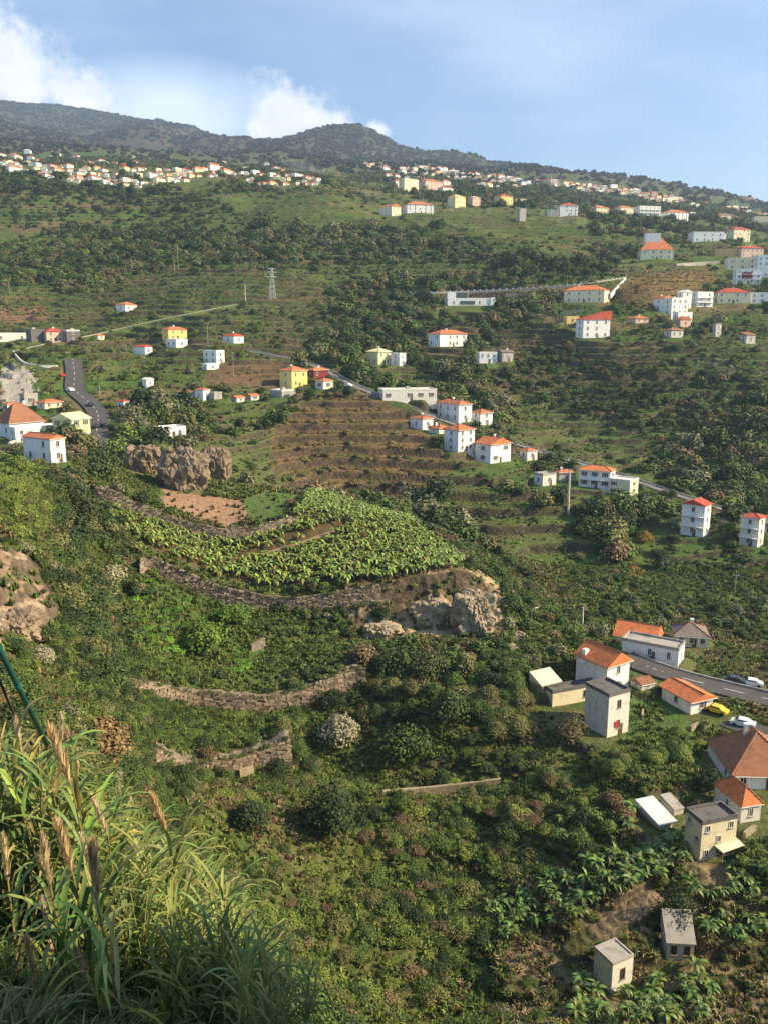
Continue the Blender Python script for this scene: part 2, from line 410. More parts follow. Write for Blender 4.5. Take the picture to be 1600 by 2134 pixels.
# ------------------------------------------------------------------ terrain: lofted through lines of equal character, near to far
# each line: (u, Y, v) = seen at pixel u, v of the photograph, Y metres ahead
LINES = [
 ('A0', [(-2000, 1.2, 6000), (800, 1.2, 6000), (3600, 1.2, 6000)]),
 ('B', [(-900, 6, 1900), (-300, 7, 1950), (0, 7.5, 2020), (200, 8, 2080), (400, 9.5, 2160), (640, 12, 2230), (800, 13, 2330), (1600, 13, 2600), (2500, 12, 2600)]),
 ('C', [(-900, 13, 1800), (-300, 14, 1830), (0, 13, 1900), (200, 14, 2000), (400, 17, 2110), (640, 20, 2170), (800, 22, 2340), (1600, 24, 2550), (2500, 24, 2500)]),
 ('D', [(-900, 30, 1600), (-300, 34, 1590), (0, 36, 1600), (150, 45, 1640), (300, 74, 1840), (600, 80, 2120), (800, 78, 2210), (1200, 72, 2260), (1600, 74, 2260), (2500, 76, 2260)]),
 ('E', [(-900, 46, 1460), (-300, 50, 1470), (0, 52, 1480), (150, 63, 1530), (300, 98, 1690), (500, 101, 1850), (700, 94, 2030), (900, 89, 2120), (1270, 89, 2080), (1600, 91, 2060), (2500, 92, 2050)]),
 ('F', [(-900, 58, 1350), (0, 62, 1385), (120, 68, 1410), (220, 86, 1520), (300, 113, 1620), (450, 117, 1670), (600, 118, 1730), (800, 112, 1840), (1000, 107, 1880), (1300, 104, 1830), (1600, 104, 1800), (2500, 105, 1790)]),
 ('G0', [(-900, 70, 1240), (0, 75, 1265), (110, 80, 1300), (190, 93, 1420), (260, 113, 1530), (330, 126, 1598), (460, 131, 1624), (570, 134, 1596), (640, 134, 1610), (720, 132, 1640), (900, 128, 1665), (1100, 126, 1650), (1300, 122, 1640), (1500, 117, 1690), (1600, 117, 1690), (2500, 117, 1680)]),
 ('G1', [(-900, 74, 1220), (0, 79, 1220), (110, 84, 1255), (190, 98, 1380), (260, 118, 1490), (330, 128, 1545), (400, 133, 1566), (500, 135.5, 1556), (575, 137.5, 1528), (605, 140, 1500), (640, 141, 1570), (720, 136, 1615), (900, 132, 1645), (1100, 130, 1625), (1300, 128, 1580), (1500, 122, 1630), (1600, 121, 1650), (2500, 121, 1640)]),
 ('H0', [(-900, 88, 1110), (0, 90, 1125), (80, 97, 1180), (180, 112, 1325), (260, 140, 1432), (400, 148.5, 1466), (560, 150.5, 1482), (640, 152.5, 1464), (740, 156, 1432), (790, 155, 1425), (900, 147, 1448), (1100, 142, 1490), (1300, 140, 1530), (1450, 134, 1535), (1600, 130, 1560), (2500, 130, 1560)]),
 ('H1', [(-900, 92, 1080), (0, 95, 1090), (80, 102, 1145), (180, 118, 1290), (260, 142, 1404), (400, 150.2, 1430), (540, 152.2, 1442), (640, 154.2, 1424), (742, 158, 1376), (790, 159, 1398), (900, 150, 1428), (1100, 147, 1465), (1300, 146, 1495), (1450, 143, 1490), (1600, 140, 1500), (2500, 140, 1500)]),
 ('I', [(-900, 108, 1000), (0, 111, 1010), (80, 118, 1065), (180, 131, 1250), (235, 141, 1365), (275, 150, 1345), (400, 165, 1345), (600, 170, 1345), (760, 176, 1318), (950, 177, 1305), (1050, 168, 1318), (1180, 160, 1375), (1300, 156, 1405), (1420, 155, 1430), (1600, 152, 1450), (2500, 152, 1450)]),
 ('J', [(-900, 140, 985), (0, 141, 985), (100, 150, 1005), (200, 165, 1160), (255, 171, 1228), (300, 180, 1188), (380, 180.5, 1218), (440, 181, 1246), (520, 181, 1262), (600, 181, 1276), (700, 181.5, 1262), (780, 182.5, 1250), (950, 186, 1235), (1030, 186, 1262), (1070, 179, 1290), (1180, 172, 1330), (1300, 170, 1362), (1600, 168, 1405), (2500, 168, 1405)]),
 ('K', [(-900, 160, 970), (0, 162, 970), (100, 170, 985), (200, 176, 1095), (255, 179, 1165), (300, 181.4, 1150), (380, 181.9, 1180), (440, 182.4, 1212), (520, 182.4, 1230), (600, 182.4, 1242), (700, 183, 1230), (780, 184, 1216), (950, 188, 1188), (1040, 193, 1228), (1070, 186, 1268), (1180, 182, 1305), (1300, 182, 1335), (1600, 182, 1375), (2500, 182, 1375)]),
 ('L0', [(-900, 190, 955), (0, 196, 957), (120, 196, 975), (205, 194, 1045), (300, 196, 1080), (400, 197, 1115), (460, 197.5, 1128), (540, 199, 1118), (620, 203, 1090), (700, 206, 1085), (850, 208, 1102), (930, 205, 1140), (1040, 203, 1212), (1080, 196, 1250), (1180, 192, 1285), (1300, 192, 1315), (1600, 194, 1345), (2500, 194, 1345)]),
 ('L1', [(-900, 192, 954), (0, 198, 955), (120, 198, 965), (205, 195.4, 1012), (300, 197.2, 1050), (400, 198.2, 1088), (460, 198.8, 1100), (540, 200.3, 1092), (620, 204.5, 1072), (700, 209, 1072), (850, 211, 1093), (930, 207, 1134), (1040, 205, 1206), (1080, 198, 1245), (1180, 195, 1280), (1300, 195, 1308), (1600, 197, 1335), (2500, 197, 1335)]),
 ('M', [(-900, 225, 945), (0, 226, 945), (120, 225, 952), (250, 222, 985), (330, 221, 1010), (450, 222, 1010), (560, 225, 1015), (640, 226, 1030), (730, 226, 1047), (850, 223, 1078), (940, 215, 1127), (1050, 212, 1196), (1100, 208, 1230), (1200, 205, 1262), (1600, 208, 1290), (2500, 208, 1290)]),
 ('N', [(-900, 245, 950), (0, 246, 950), (120, 246, 945), (250, 250, 945), (400, 252, 965), (560, 252, 1030), (700, 253, 1068), (850, 245, 1110), (950, 236, 1145), (1060, 222, 1186), (1200, 218, 1222), (1600, 220, 1245), (2500, 220, 1245)]),
 ('O', [(-900, 270, 900), (0, 272, 900), (120, 276, 892), (250, 286, 892), (400, 286, 915), (560, 286, 965), (700, 286, 1005), (850, 272, 1045), (950, 262, 1082), (1100, 248, 1130), (1250, 240, 1160), (1400, 235, 1180), (1600, 232, 1195), (2500, 232, 1195)]),
 ('P', [(-900, 310, 840), (0, 312, 840), (150, 322, 830), (300, 330, 840), (450, 322, 860), (600, 325, 870), (800, 320, 892), (950, 300, 942), (1100, 280, 1020), (1250, 270, 1060), (1400, 260, 1090), (1600, 250, 1115), (2500, 250, 1115)]),
 ('Q', [(-900, 370, 760), (0, 372, 760), (150, 382, 752), (300, 390, 760), (450, 382, 762), (600, 372, 790), (750, 356, 802), (900, 340, 850), (1050, 320, 920), (1200, 298, 980), (1350, 285, 1020), (1600, 270, 1075), (2500, 270, 1075)]),
 ('R', [(-900, 450, 680), (0, 452, 682), (150, 456, 690), (350, 450, 682), (500, 432, 692), (700, 430, 722), (900, 415, 760), (1000, 398, 792), (1100, 370, 850), (1250, 345, 920), (1400, 325, 960), (1600, 305, 1000), (2500, 305, 1000)]),
 ('S', [(-900, 520, 610), (0, 522, 612), (200, 522, 620), (400, 502, 622), (600, 492, 640), (800, 480, 662), (950, 452, 700), (1080, 440, 735), (1180, 420, 760), (1300, 390, 800), (1450, 370, 840), (1600, 350, 880), (2500, 350, 880)]),
 ('T', [(-900, 600, 550), (0, 602, 550), (300, 592, 550), (600, 572, 562), (800, 540, 612), (950, 512, 640), (1100, 480, 660), (1230, 436, 694), (1350, 432, 702), (1480, 430, 712), (1600, 420, 722), (2500, 420, 722)]),
 ('U', [(-900, 700, 480), (0, 702, 482), (300, 692, 490), (600, 662, 502), (800, 620, 532), (1000, 582, 562), (1200, 532, 590), (1350, 502, 602), (1500, 490, 640), (1600, 480, 645), (2500, 480, 645)]),
 ('V', [(-900, 800, 420), (0, 802, 422), (300, 802, 432), (600, 782, 432), (800, 722, 462), (1000, 682, 482), (1200, 642, 512), (1350, 602, 542), (1500, 580, 570), (1600, 560, 582), (2500, 560, 582)]),
 ('W', [(-900, 900, 375), (0, 902, 376), (200, 922, 380), (400, 942, 382), (600, 902, 388), (700, 882, 395), (800, 842, 427), (1000, 802, 440), (1200, 762, 462), (1350, 722, 490), (1500, 702, 510), (1600, 692, 520), (2500, 692, 520)]),
 ('X', [(-900, 1000, 350), (0, 1002, 350), (200, 1052, 354), (400, 1102, 355), (600, 1052, 365), (700, 1002, 382), (800, 982, 405), (1000, 1002, 414), (1200, 1002, 432), (1350, 952, 456), (1500, 902, 482), (1600, 902, 492), (2500, 902, 500)]),
 ('Y', [(-900, 1300, 335), (0, 1302, 337), (400, 1402, 347), (600, 1402, 362), (700, 1352, 370), (800, 1302, 378), (1000, 1302, 392), (1200, 1402, 407), (1350, 1402, 427), (1500, 1302, 447), (1600, 1252, 467), (2500, 1252, 500)]),
 ('Z', [(-900, 1700, 318), (0, 1702, 320), (300, 1802, 330), (600, 1902, 345), (800, 1802, 352), (1000, 1802, 367), (1150, 1902, 384), (1350, 1902, 407), (1500, 1802, 432), (1600, 1702, 452), (2500, 1700, 520)]),
 ('AA', [(-900, 2400, 305), (0, 2402, 308), (300, 2502, 318), (600, 2602, 330), (800, 2502, 336), (950, 2502, 350), (1150, 2602, 376), (1350, 2602, 398), (1500, 2502, 426), (1600, 2402, 446), (2500, 2400, 530)]),
 ('BB', [(-900, 5200, 190), (-200, 5100, 200), (0, 5000, 213), (60, 4950, 218), (130, 4900, 224), (200, 4800, 234), (300, 4700, 252), (330, 4600, 257), (400, 4450, 277), (470, 4300, 289), (540, 4200, 296), (600, 3800, 284), (650, 3700, 272), (700, 3600, 266), (740, 3600, 267), (780, 3550, 283), (830, 3500, 307), (900, 3500, 327), (960, 3450, 338), (1020, 3400, 353), (1080, 3300, 362), (1150, 3200, 373), (1300, 3000, 391), (1440, 2800, 417), (1520, 2750, 433), (1600, 2700, 444), (2500, 2700, 530)]),
 ('CC', [(-900, 7000, 260), (0, 7000, 290), (540, 6500, 350), (740, 6000, 360), (1150, 5500, 430), (1600, 5000, 500), (2500, 5000, 560)]),
 ('DD', [(-900, 20000, 690), (0, 20000, 690), (2500, 20000, 690)]),
]
LN = {n: i for i, (n, _) in enumerate(LINES)}
s_in = np.linspace(-0.57, 0.57, 560)
s_l = -0.58 - np.geomspace(0.006, 1.4, 34)[::-1]
S = np.concatenate([s_l, s_in, -s_l[::-1]])
NS = len(S)


def gsm(a, sig):
    r = int(sig * 3)
    k = np.exp(-0.5 * (np.arange(-r, r + 1) / sig) ** 2); k /= k.sum()
    return np.convolve(np.pad(a, r, mode='edge'), k, mode='valid')


LY, LE = [], []
for n, pts in LINES:
    ss, yy, ee = [], [], []
    for (u, Y, v) in pts:
        if v > 5000:
            s_, e_ = (u - 800) / F * 1.1, -2.4 / 1.2
        else:
            s_, e_ = se(u, v)
        ss.append(s_); yy.append(Y); ee.append(e_)
    o = np.argsort(ss)
    ss = np.array(ss)[o]; yy = np.array(yy)[o]; ee = np.array(ee)[o]
    sg = 2.0 if n == 'BB' else 4.0
    LY.append(gsm(np.interp(S, ss, yy), sg)); LE.append(gsm(np.interp(S, ss, ee), sg))
LY, LE = np.array(LY), np.array(LE)
for k in range(1, len(LY)):
    LY[k] = np.maximum(LY[k], LY[k - 1] * 1.004 + 0.2)
LZ = LE * LY
rowsY, rowsZ, rowsK = [], [], []
inn = (S > -0.47) & (S < 0.47)
for k in range(len(LY) - 1):
    dv = np.percentile(np.abs(LE[k + 1] - LE[k])[inn], 65) * F * 0.48
    n = int(max(5, math.ceil(dv / 1.25)))
    if LINES[k][0] in ('J', 'L0', 'H0', 'G0'):
        n = 10
    if LN['N'] <= k < LN['W']:
        dy = np.median((LY[k + 1] - LY[k])[inn])
        n = max(n, int(dy / (0.75 if LY[k].mean() < 480 else 1.7)))
    if k < LN['C']:
        n = 14
    if LINES[k][0] in ('AA',):
        n = 46
    for i in range(n):
        t = i / n
        rowsY.append(LY[k] * (1 - t) + LY[k + 1] * t); rowsZ.append(LZ[k] * (1 - t) + LZ[k + 1] * t); rowsK.append(k + t)
rowsY.append(LY[-1]); rowsZ.append(LZ[-1]); rowsK.append(len(LY) - 1.0)
GY = np.array(rowsY); GZ = np.array(rowsZ); GK = np.array(rowsK)[:, None] + 0 * GY
NR = len(GY)
GX = S[None, :] * GY
# relief
far = sstep(1200, 2600, GY)
mid = sstep(200, 260, GY) * (1 - far)
knoll = ((GK > LN['J'] - 0.1) & (GK < LN['M'] + 0.6)) * sstep(-0.47, -0.42, S)[None, :] * (1 - sstep(0.07, 0.12, S))[None, :]
calm = 1 - 0.85 * knoll
near = sstep(20, 45, GY) * (1 - sstep(190, 240, GY))
GZ = GZ + near * calm * ((fbm(GX / 14, GY / 14, 3) - 0.5) * 2.6 + (fbm(GX / 3.2, GY / 3.2, 4, 3) - 0.5) * 1.1)
GZ = GZ + mid * ((fbm(GX / 55, GY / 70, 8) - 0.5) * 7.0 + (fbm(GX / 12, GY / 14, 9, 3) - 0.5) * 1.6)
rg = 1 - np.abs(fbm(GX / 620, GY / 900, 21, 5) * 2 - 1)
edge = 1 - sstep(LN['BB'] - 0.35, LN['BB'], GK) * (1 - 0.25)
GZ = GZ + far * edge * ((rg - 0.75) * 150 + (fbm(GX / 120, GY / 160, 22, 3) - 0.5) * 30)
GZ = GZ + far * (fbm(GX / 45, GY / 90, 29, 3) - 0.5) * 14 * (1 - sstep(900, 1300, GX / np.maximum(GY, 1) * 4000))
# cliff roughness under the banana plots
clf = ((GK > LN['I'] - 0.2) & (GK < LN['K'] - 0.05)) * sstep(-0.06, -0.02, S)[None, :] * (1 - sstep(0.14, 0.17, S))[None, :]
GZ = GZ + clf * (fbm(GX / 2.6, GY / 5, 33, 4) - 0.5) * 5.0
lcl = ((GK > LN['F']) & (GK < LN['I'])) * (1 - sstep(-0.43, -0.37, S))[None, :]
GZ = GZ + lcl * (fbm(GX / 3, GY / 5, 35, 4) - 0.5) * 4.0
# terraces cut into the slopes
tm = sstep(LN['N'] + 0.4, LN['O'], GK) * (1 - sstep(LN['W'], LN['X'], GK))
pt = sstep(0.34, 0.46, fbm(GX / 70, GY / 70, 41, 3))
tm = tm * (0.75 + 0.25 * pt)
_u, _v = project(np.stack([GX, GY, GZ], -1).reshape(-1, 3))
field = np.zeros(NR * NS, bool)
for _p in ([(555, 960), (575, 880), (640, 825), (820, 830), (910, 925), (970, 975), (905, 1005), (810, 1062), (690, 1045), (590, 1015)], [(880, 1000), (1010, 985), (1300, 1090), (1300, 1200), (1150, 1210), (980, 1140)]):
    field |= inpoly(_u, _v, _p)
field = (field.reshape(NR, NS) & (GY > 205) & (GY < 420)) * 1.0
for _i in range(3):
    field = (field + np.roll(field, 3, 1) + np.roll(field, -3, 1) + np.roll(field, 2, 0) + np.roll(field, -2, 0)) / 5
tm = np.maximum(tm, field * (GY > 235))
hstep = np.where(GY > 560, 4.2, np.where(GY > 380, 3.1, 2.5))
wob = (fbm(GX / 30, GY / 60, 43, 3) - 0.5) * 5.0 * (1 - 0.55 * field) + field * GX * 0.02
hstep = hstep + 0.9 * (field > 0.5)
q = (GZ + wob) / hstep
fl = np.floor(q); fr = q - fl
zt = hstep * (fl + 0.06 * fr + 0.94 * sstep(0.84, 0.97, fr)) - wob
FRAC = np.where(tm > 0.5, fr, -1.0).reshape(-1)
PLOT = hash2(fl, np.floor(GX / np.where(GY > 560, 60, 38) + fl * 0.37), 5).reshape(-1)
GZ = GZ * (1 - tm) + zt * tm
tm2 = (sstep(LN['D'] + 0.4, LN['E'], GK) * (1 - sstep(LN['I'], LN['J'], GK))) * sstep(0.02, 0.10, S)[None, :] * 0.8
q = (GZ + wob * 0.7) / 2.6
fl = np.floor(q); fr = q - fl
zt = 2.6 * (fl + 0.12 * fr + 0.88 * sstep(0.70, 0.98, fr)) - wob * 0.7
GZ = GZ * (1 - tm2) + zt * tm2

idx = np.arange(NR * NS).reshape(NR, NS)
QUADS = np.stack([idx[:-1, :-1], idx[:-1, 1:], idx[1:, 1:], idx[1:, :-1]], -1).reshape(-1, 4)
PV = np.stack([GX, GY, GZ], -1).reshape(-1, 3)


def make_bvh(P):
    return BVHTree.FromPolygons([tuple(p) for p in P.tolist()], QUADS.tolist(), epsilon=0.0)


BV = make_bvh(PV)


def hit(u, v, start=18.0):
    """the place on the ground seen at a pixel; beyond the reed bench"""
    d = ray(u, v)
    d.normalize()
    r = BV.ray_cast(d * start, d)
    if r[0] is None:
        return None
    return r[0]


def ground(x, y):
    r = BV.ray_cast(Vector((x, y, 3000)), Vector((0, 0, -1)))
    return r[0].z if r[0] else 0.0


# ---- levelled strips and pads, filled in by roads and houses, pressed into the mesh by finish_terrain()
PADS = []      # (x, y, z, r)
ROADPTS = []   # (x, y, z, half width)
PLANTX = []    # (x, y, r) ground shaded out by a single tree: other bushes keep off
EXCL = []      # (x, y, r) nothing tall grows here


def finish_terrain():
    global BV, PV
    X, Y, Z = PV[:, 0], PV[:, 1], PV[:, 2].copy()
    for (x, y, z, r) in PADS:
        m = (np.abs(X - x) < r * 2.2) & (np.abs(Y - y) < r * 2.2)
        ii = np.nonzero(m)[0]
        d = np.hypot(X[ii] - x, Y[ii] - y)
        w = 1 - sstep(r * 1.0, r * 1.7, d)
        Z[ii] = Z[ii] * (1 - w) + z * w
    for (x, y, z, r) in ROADPTS:
        m = (np.abs(X - x) < r * 2.6) & (np.abs(Y - y) < r * 2.6)
        ii = np.nonzero(m)[0]
        d = np.hypot(X[ii] - x, Y[ii] - y)
        w = 1 - sstep(r * 1.15, r * 2.1, d)
        Z[ii] = Z[ii] * (1 - w) + (z - 0.12) * w
    PV[:, 2] = Z
    BV = make_bvh(PV)


# ---- what the ground is made of: colours of soil, grass and rock, by the fields one sees
BROWN = [(575, 895), (630, 840), (700, 818), (800, 832), (860, 872), (905, 930), (960, 975), (905, 1000), (810, 1058), (700, 1042), (600, 1010), (556, 960)]
BROWN2 = [(440, 770), (500, 745), (600, 757), (640, 800), (560, 812), (430, 802)]
OCHRE = [(1250, 612), (1330, 572), (1480, 556), (1500, 590), (1370, 640), (1240, 640)]
LAWN = [(505, 1040), (560, 1025), (625, 1030), (605, 1066), (550, 1090), (520, 1080)]
LAWN2 = [(280, 1010), (330, 1005), (345, 1030), (310, 1050), (270, 1035)]
SOILT = [(340, 1018), (400, 1030), (500, 1042), (530, 1078), (470, 1098), (400, 1075), (330, 1048)]
CLIFF = [(720, 1225), (830, 1215), (960, 1180), (1040, 1200), (1065, 1320), (940, 1335), (780, 1335), (720, 1290)]
BANKROCK = [(0, 1135), (60, 1150), (105, 1225), (140, 1290), (95, 1315), (-60, 1335), (-200, 1300), (-200, 1130)]
BANKGRASS = [(30, 1400), (150, 1395), (140, 1450), (10, 1470)]
BANKYEL = [(-100, 940), (60, 950), (110, 1060), (90, 1140), (-100, 1140)]
QUARRY = [(0, 750), (60, 765), (75, 835), (0, 850)]
BANANA = [(215, 1046), (330, 1075), (450, 1128), (540, 1112), (640, 1050), (640, 1022), (760, 1060), (850, 1085), (965, 1172), (900, 1208), (700, 1222), (560, 1226), (440, 1200), (350, 1158), (300, 1130), (215, 1085)]
CHURCHG = [(1290, 1430), (1420, 1490), (1450, 1520), (1380, 1545), (1300, 1545), (1290, 1480)]
GREENS = [
    [(400, 565), (640, 560), (720, 600), (600, 620), (480, 612)],
    [(960, 430), (1180, 430), (1240, 470), (1180, 500), (880, 505)],
    [(760, 770), (900, 770), (1000, 830), (900, 820), (760, 790)],
    [(890, 1010), (1000, 1000), (1180, 1080), (1290, 1190), (1150, 1200), (1000, 1140)],
    [(540, 420), (760, 440), (800, 480), (560, 470)],
    [(1000, 740), (1090, 740), (1080, 790), (980, 770)],
]
DRYV = [(380, 1640), (560, 1640), (700, 1640), (1100, 1600), (1450, 1500), (1470, 1640), (1300, 1720), (1330, 1790), (900, 1860), (900, 2134), (600, 2134), (560, 1950), (380, 1780)]
SOILR = [(1000, 1840), (1330, 1730), (1480, 1800), (1600, 1820), (1600, 2134), (1100, 2134)]


def paint_terrain():
    u, v = project(PV)
    X, Y = PV[:, 0], PV[:, 1]
    ju = u + (fbm(X / 4, Y / 4, 51, 3) - 0.5) * 30
    jv = v + (fbm(X / 4, Y / 4, 52, 3) - 0.5) * 16
    n1 = fbm(X / 40, Y / 40, 61, 4); n2 = fbm(X / 9, Y / 9, 62, 4); n3 = fbm(X / 90, Y / 90, 63, 3)
    g = np.array((0.060, 0.100, 0.025)); ol = np.array((0.094, 0.112, 0.040)); br = np.array((0.145, 0.105, 0.060))
    t1 = sstep(0.40, 0.60, n1)[:, None]; t2 = sstep(0.52, 0.66, n2 * 0.6 + n3 * 0.4)[:, None]
    col = g * (1 - t1) + ol * t1
    col = col * (1 - t2 * 0.45) + br * t2 * 0.45
    mt = sstep(1500, 2600, Y)[:, None]
    mg = np.array((0.050, 0.060, 0.034)); mb = np.array((0.11, 0.075, 0.045))
    mb_t = sstep(0.55, 0.75, fbm(X / 500, Y / 300, 64, 4))[:, None] * (1 - sstep(230, 320, 560 - v))[:, None]
    col = col * (1 - mt) + (mg * (1 - mb_t) + mb * mb_t) * mt

    def zone(poly, c, y0, y1, a=1.0, c2=None, sc_=0.4):
        nonlocal col
        m = inpoly(ju, jv, poly) & (Y > y0) & (Y < y1)
        w = m[:, None] * a
        cc = np.array(c)
        if c2 is not None:
            tt = sstep(0.42, 0.6, fbm(X * sc_, Y * sc_, 71, 3))[:, None]
            cc = cc * (1 - tt) + np.array(c2) * tt
        col = col * (1 - w) + cc * w
    # each plot of a terrace is worked differently
    on = (FRAC >= 0) * (1 - sstep(900, 1100, Y))
    for lo_, hi_, c_ in ((0.0, 0.36, (0.068, 0.114, 0.027)), (0.36, 0.56, (0.098, 0.120, 0.037)), (0.56, 0.68, (0.145, 0.105, 0.058)), (0.68, 0.80, (0.055, 0.078, 0.023))):
        w_ = ((PLOT >= lo_) & (PLOT < hi_) * (on > 0)) * on * 0.72
        col = col * (1 - w_[:, None]) + np.array(c_) * w_[:, None]
    for p in GREENS:
        zone(p, (0.080, 0.118, 0.030), 200, 1200, 0.7, (0.075, 0.085, 0.028), 0.10)
    zone(BROWN, (0.155, 0.105, 0.050), 235, 420, 1, (0.115, 0.095, 0.036), 0.12)
    zone(BROWN2, (0.155, 0.095, 0.058), 300, 460, 0.95, (0.12, 0.09, 0.05), 0.2)
    zone([(0, 640), (90, 640), (95, 668), (0, 672)], (0.21, 0.125, 0.075), 400, 600)
    zone(OCHRE, (0.165, 0.112, 0.05), 420, 700, 1, (0.13, 0.10, 0.035), 0.1)
    zone(DRYV, (0.105, 0.108, 0.040), 70, 180, 0.9, (0.060, 0.092, 0.023), 0.18)
    zone(SOILR, (0.20, 0.145, 0.095), 70, 170, 0.85, (0.09, 0.085, 0.035), 0.2)
    zone(CHURCHG, (0.075, 0.125, 0.035), 100, 200, 1)
    zone(BANANA, (0.10, 0.075, 0.035), 170, 240, 1)
    zone([(250, 980), (560, 985), (640, 1030), (560, 1095), (450, 1105), (205, 1010)], (0.105, 0.14, 0.04), 190, 235, 1, (0.16, 0.14, 0.06), 0.3)
    ju, jv = u, v
    zone(SOILT, (0.30, 0.185, 0.115), 190, 235)
    zone(LAWN, (0.085, 0.132, 0.038), 190, 235)
    zone(LAWN2, (0.10, 0.135, 0.04), 190, 235)
    ju = u + (fbm(X / 2, Y / 2, 53, 3) - 0.5) * 40; jv = v + (fbm(X / 2, Y / 2, 54, 3) - 0.5) * 30
    zone(CLIFF, (0.36, 0.27, 0.17), 160, 200, 0.95, (0.16, 0.12, 0.075), 0.35)
    zone(BANKROCK, (0.36, 0.275, 0.185), 40, 120, 1, (0.24, 0.165, 0.105), 0.5)
    zone(BANKGRASS, (0.14, 0.22, 0.045), 40, 90)
    zone(BANKYEL, (0.17, 0.19, 0.05), 60, 170, 0.9)
    zone(QUARRY, (0.36, 0.33, 0.28), 250, 420)
    return col


def ground_material():
    m = bpy.data.materials.new('ground_cover')
    m.use_nodes = True
    nt = m.node_tree; N, L = nt.nodes, nt.links
    b = N['Principled BSDF']; b.inputs['Roughness'].default_value = 0.95; b.inputs['Specular IOR Level'].default_value = 0.1
    at = N.new('ShaderNodeAttribute'); at.attribute_name = 'soil'
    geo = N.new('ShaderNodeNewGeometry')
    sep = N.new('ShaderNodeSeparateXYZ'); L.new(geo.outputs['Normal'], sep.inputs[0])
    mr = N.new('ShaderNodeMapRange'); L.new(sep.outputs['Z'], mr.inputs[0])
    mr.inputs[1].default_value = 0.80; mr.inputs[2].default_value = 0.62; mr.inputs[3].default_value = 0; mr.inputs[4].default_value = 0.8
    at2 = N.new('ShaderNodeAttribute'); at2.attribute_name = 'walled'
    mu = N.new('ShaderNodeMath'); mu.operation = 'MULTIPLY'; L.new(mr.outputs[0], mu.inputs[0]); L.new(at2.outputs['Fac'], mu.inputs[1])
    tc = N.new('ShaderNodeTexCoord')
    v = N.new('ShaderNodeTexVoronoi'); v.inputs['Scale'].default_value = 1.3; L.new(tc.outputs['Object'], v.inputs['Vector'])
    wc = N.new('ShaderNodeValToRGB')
    wc.color_ramp.elements[0].color = (0.024, 0.020, 0.016, 1); wc.color_ramp.elements[1].color = (0.095, 0.075, 0.055, 1)  # wall stone, darkened so the risers carry their shadow in the colour
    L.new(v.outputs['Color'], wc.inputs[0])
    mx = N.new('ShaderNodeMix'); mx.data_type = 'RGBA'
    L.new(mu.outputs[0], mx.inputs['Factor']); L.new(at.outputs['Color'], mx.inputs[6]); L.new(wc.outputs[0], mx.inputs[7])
    n = N.new('ShaderNodeTexNoise'); n.inputs['Scale'].default_value = 0.9; n.inputs['Detail'].default_value = 8; n.inputs['Roughness'].default_value = 0.7
    L.new(tc.outputs['Object'], n.inputs['Vector'])
    mr3 = N.new('ShaderNodeMapRange'); L.new(n.outputs['Fac'], mr3.inputs[0])
    mr3.inputs[1].default_value = 0.3; mr3.inputs[2].default_value = 0.7; mr3.inputs[3].default_value = 0.55; mr3.inputs[4].default_value = 1.4
    m2 = N.new('ShaderNodeMix'); m2.data_type = 'RGBA'; m2.blend_type = 'MULTIPLY'; m2.inputs['Factor'].default_value = 1
    cmb = N.new('ShaderNodeCombineXYZ')
    for i in range(3): L.new(mr3.outputs[0], cmb.inputs[i])
    L.new(mx.outputs[2], m2.inputs[6]); L.new(cmb.outputs[0], m2.inputs[7])
    L.new(m2.outputs[2], b.inputs['Base Color'])
    bp = N.new('ShaderNodeBump'); bp.inputs['Strength'].default_value = 0.7; bp.inputs['Distance'].default_value = 0.5
    n4 = N.new('ShaderNodeTexNoise'); n4.inputs['Scale'].default_value = 1.6; n4.inputs['Detail'].default_value = 6
    L.new(tc.outputs['Object'], n4.inputs['Vector'])
    L.new(n4.outputs['Fac'], bp.inputs['Height']); L.new(bp.outputs[0], b.inputs['Normal'])
    return m


def build_terrain():
    me = bpy.data.meshes.new('hillside')
    me.vertices.add(len(PV)); me.loops.add(len(QUADS) * 4); me.polygons.add(len(QUADS))
    me.vertices.foreach_set('co', PV.astype(np.float32).ravel())
    me.loops.foreach_set('vertex_index', QUADS.astype(np.int32).ravel())
    me.polygons.foreach_set('loop_start', np.arange(0, len(QUADS) * 4, 4, dtype=np.int32))
    me.polygons.foreach_set('loop_total', np.full(len(QUADS), 4, np.int32))
    me.polygons.foreach_set('use_smooth', np.ones(len(QUADS), bool))
    me.update(calc_edges=True)
    col = paint_terrain()
    a = me.attributes.new('soil', 'FLOAT_COLOR', 'POINT')
    a.data.foreach_set('color', np.concatenate([col, np.ones((len(col), 1))], 1).astype(np.float32).ravel())
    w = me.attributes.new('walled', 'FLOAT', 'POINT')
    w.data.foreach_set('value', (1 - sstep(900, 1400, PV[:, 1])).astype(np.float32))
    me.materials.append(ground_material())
    o = bpy.data.objects.new('terrain', me)
    C.objects.link(o)
    tag(o, 'terraced green and brown valley slopes rising to a forested mountain ridge', 'hillside', kind='structure')
    return o

